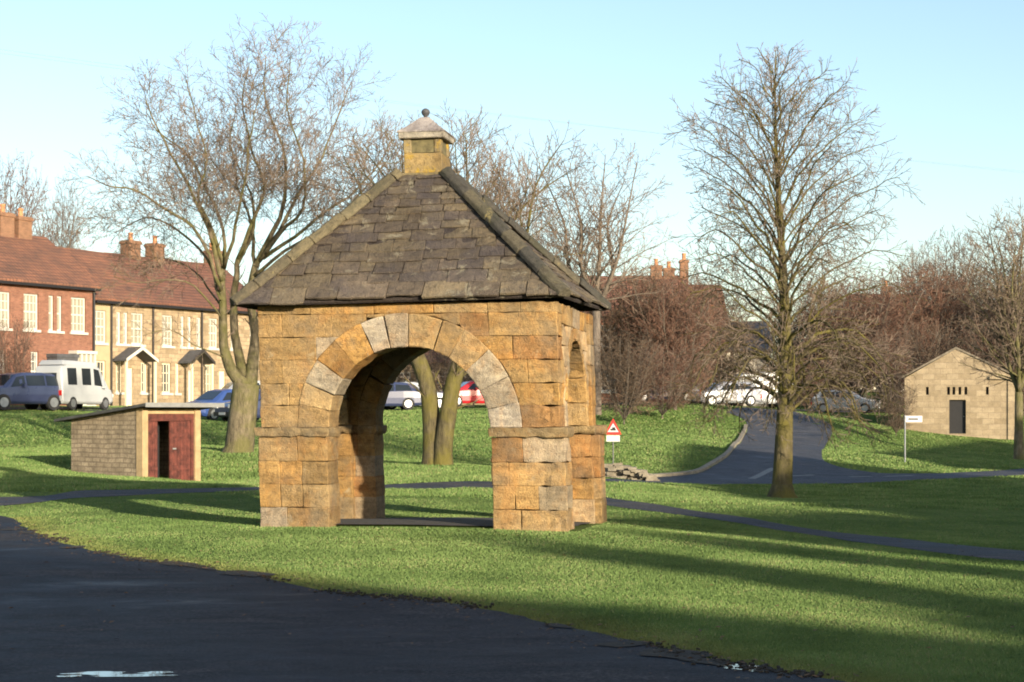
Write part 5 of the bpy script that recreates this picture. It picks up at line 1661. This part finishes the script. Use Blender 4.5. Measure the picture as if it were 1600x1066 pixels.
vehicle('parked_car', 'bright blue hatchback parked behind the shed', 'car', HB, (-1.25, 1.3), 'paint_blue', 348, 76, R(-128), 4.0, **hbk)
vehicle('parked_car', 'white car glimpsed between the large tree trunk and the stone shelter', 'car', HB, (-1.25, 1.3), 'paint_white', 405, 90, R(30), 4.0, **hbk)
vehicle('parked_car', 'dark car low behind the large tree trunk at the shelter corner', 'car', HB, (-1.25, 1.3), 'paint_navy', 412, 72, R(-140), 4.0, **hbk)
vehicle('parked_car', 'white car seen through the arch left of the twin trunks', 'car', HB, (-1.25, 1.3), 'paint_white', 645, 88.5, R(12), 4.0, **hbk)
vehicle('parked_car', 'dark grey car seen through the arch next to its left jamb', 'car', HB, (-1.25, 1.3), 'paint_navy', 598, 87, R(190), 4.0, **hbk)
vehicle('parked_car', 'bright red car seen through the arch right of the twin trunks', 'car', HB, (-1.25, 1.3), 'paint_red', 742, 91, R(200), 4.0, zoff=.1, **hbk)
vehicle('parked_car', 'dark blue car at the top of the bank by the junction road', 'car', HB, (-1.25, 1.3), 'paint_navy', 1035, 94, R(188), 4.0, **hbk)
vehicle('parked_car', 'silver car parked before the cream cottage behind the upright tree', 'car', HB, (-1.25, 1.3), 'paint_silver', 1133, 98, R(200), 4.0, **hbk)
vehicle('parked_van', 'white van parked before the cream cottage close to the upright tree trunk', 'van', VAN, (-1.5, 1.5), 'paint_white', 1180, 101, R(190), 4.8,
        side_glass=[(.5, 1.25, .5, 1.0)], front=(1.5, 2.05), wr=.34)
vehicle('parked_car', 'white car on the slope between the upright tree and the stone hut', 'car', HB, (-1.25, 1.3), 'paint_white', 1322, 103, R(-22), 4.0, **hbk)

# ------------------------------------------------------------------ signs
def warn_sign():
    d = 56.0; X = (958 - 800) / F * d; z = g1(X, d)
    t = thing('warning_sign', 'red and white triangular road warning sign with a plate beneath, right of the shelter', 'road sign', (X, d, z), R(-4))
    top = EYE - (654 - HZ) / F * d - z; s = (970 - 945) / F * d / 2 * 1.05; h = (680 - 655) / F * d
    b = MB(); b.tube([(0, .04, -.3), (0, .04, top - .05)], .022, 8); b.build('post', M['post_grey'], t)
    def tri(s_, zt, zb_, y, m, nm):
        b = MB(); vs = [(-s_, y, zb_), (s_, y, zb_), (0, y, zt)]; b.add(vs + [(p[0], p[1] + .012, p[2]) for p in vs], [(0, 1, 2), (5, 4, 3), (0, 3, 4, 1), (1, 4, 5, 2), (2, 5, 3, 0)]); return b.build(nm, m, t)
    tri(s, top, top - h, 0, M['sign_red'], 'red_triangle')
    tri(s * .66, top - h * .30, top - h * .85, -.008, M['sign_white'], 'white_triangle')
    b = MB(); zc = top - h * .70
    b.box(-.09, .09, -.016, -.010, zc - .03, zc + .03); b.box(-.03, .07, -.016, -.010, zc + .03, zc + .08); b.build('pictogram', M['black'], t)
    b = MB(); b.box(-s * .8, s * .8, 0, .015, top - h - .24, top - h - .03); b.build('plate', M['sign_white'], t)
warn_sign()
d = 64.0; X = (1414 - 800) / F * d; z = g1(X, d)
fp = thing('finger_post', 'slim post with a small white direction board on the shaded grass before the hut', 'signpost', (X, d, z), 0)
zt = EYE - (650 - HZ) / F * d - z
b = MB(); b.tube([(0, 0, -.2), (0, 0, zt + .03)], .03, 8); b.build('post', M['grey_metal'], fp)
b = MB(); b.box(.03, .66, -.02, .02, zt - .24, zt); b.build('board', M['sign_white'], fp)
b = MB(); b.box(.12, .5, -.026, -.021, zt - .155, zt - .09); b.build('lettering_band', M['black'], fp)

# heap of stones at the foot of the bank
rg = random.Random(9)
heap = MB(); hd = 51.5
for i in range(150):
    px = rg.uniform(948, 1022); u = rg.random()
    X = (px - 800) / F * hd + rg.uniform(-.1, .1); Y = hd + rg.uniform(-.3, 1.5)
    hh = 0.42 * max(0, 1 - ((px - 975) / 52) ** 2) * rg.random()
    s = rg.uniform(.05, .13)
    vs = []
    for a in range(8):
        vs.append((X + s * rg.uniform(.7, 1.5) * (1 if a in (1, 2, 5, 6) else -1), Y + s * rg.uniform(.7, 1.2) * (1 if a in (2, 3, 6, 7) else -1), g1(X, Y) + hh + s * .6 * rg.uniform(.7, 1.2) * (1 if a > 3 else -1)))
    heap.hexa(vs)
h_ = heap.build('rubble_heap', M['kerb'])
tag(h_, 'low heap of pale broken stones at the foot of the bank below the warning sign', 'stones', kind='stuff')

# overhead wires
for (p, q) in [((-400, 20, 70), (1900, 300, 90)), ((-400, 28, 70), (1900, 296, 91))]:
    pts = []
    for i in range(25):
        t_ = i / 24
        px = p[0] + (q[0] - p[0]) * t_; py = p[1] + (q[1] - p[1]) * t_ + 60 * t_ * (1 - t_) ; dd_ = p[2] + (q[2] - p[2]) * t_
        pts.append(PZ(px, py, dd_))
    b = MB(); b.tube(pts, .004, 4); o = b.build('overhead_wire', M['grey_metal'])
    tag(o, 'thin overhead wire crossing the sky behind the shelter cupola', 'wire', 'pair of overhead wires')

# ------------------------------------------------------------------ unseen houses added beside and behind the camera to cast the long shade
def shade_house(x, y, L, D, ang, ez, rz_, label, chims=()):
    t = thing('house', label, 'house', (x, y, -0.1), ang, 'unseen houses added to cast shade on the green')
    hs = []
    n = int(L // 3)
    for i in range(n):
        c = (i + .5) * L / n
        for z in (.9, 3.6): hs.append((c - .5, c + .5, z, z + 1.5))
    mb = MB(); shell(mb, L, D, ez, rz_, hs); mb.build('wall', M['house_stone'], t)
    for h in hs: window_part(t, *h, .1, M['white'], M['glass'], 2, 4)
    gable_roof(t, -.2, L + .2, D, ez, rz_, M['tiles_dark'])
    for cx, w_ in chims: chimney(t, cx, D / 2, rz_, w_, .9, 1.5, 2)
SHADE = [
 (24.1, -20.6, 17.0, 9.0, R(141.7), 8.2, 10.4, 'unseen tall stone house added behind the camera to shade the foreground', ()),
 (20.0, -14.5, 4.6, 5.0, R(37.7), 4.9, 6.9, 'unseen low stone cottage with two broad chimneys, added off to the right for shadow bands', ((1.0, 1.0), (3.2, 1.0))),
 (23.8, -11.6, 6.7, 7.0, R(37.7), 6.6, 9.3, 'unseen two-storey stone house added next to the low cottage to cast shade', ()),
 (29.8, 1.4, 33.0, 7.5, R(90), 6.2, 8.9, 'unseen long stone row added off to the right to shade the green', ()),
 (37.0, 38.0, 20.0, 8.0, R(62), 5.4, 8.2, 'unseen stone row added farther along the right to cast shade', ()),
]
for a in SHADE: shade_house(*a)
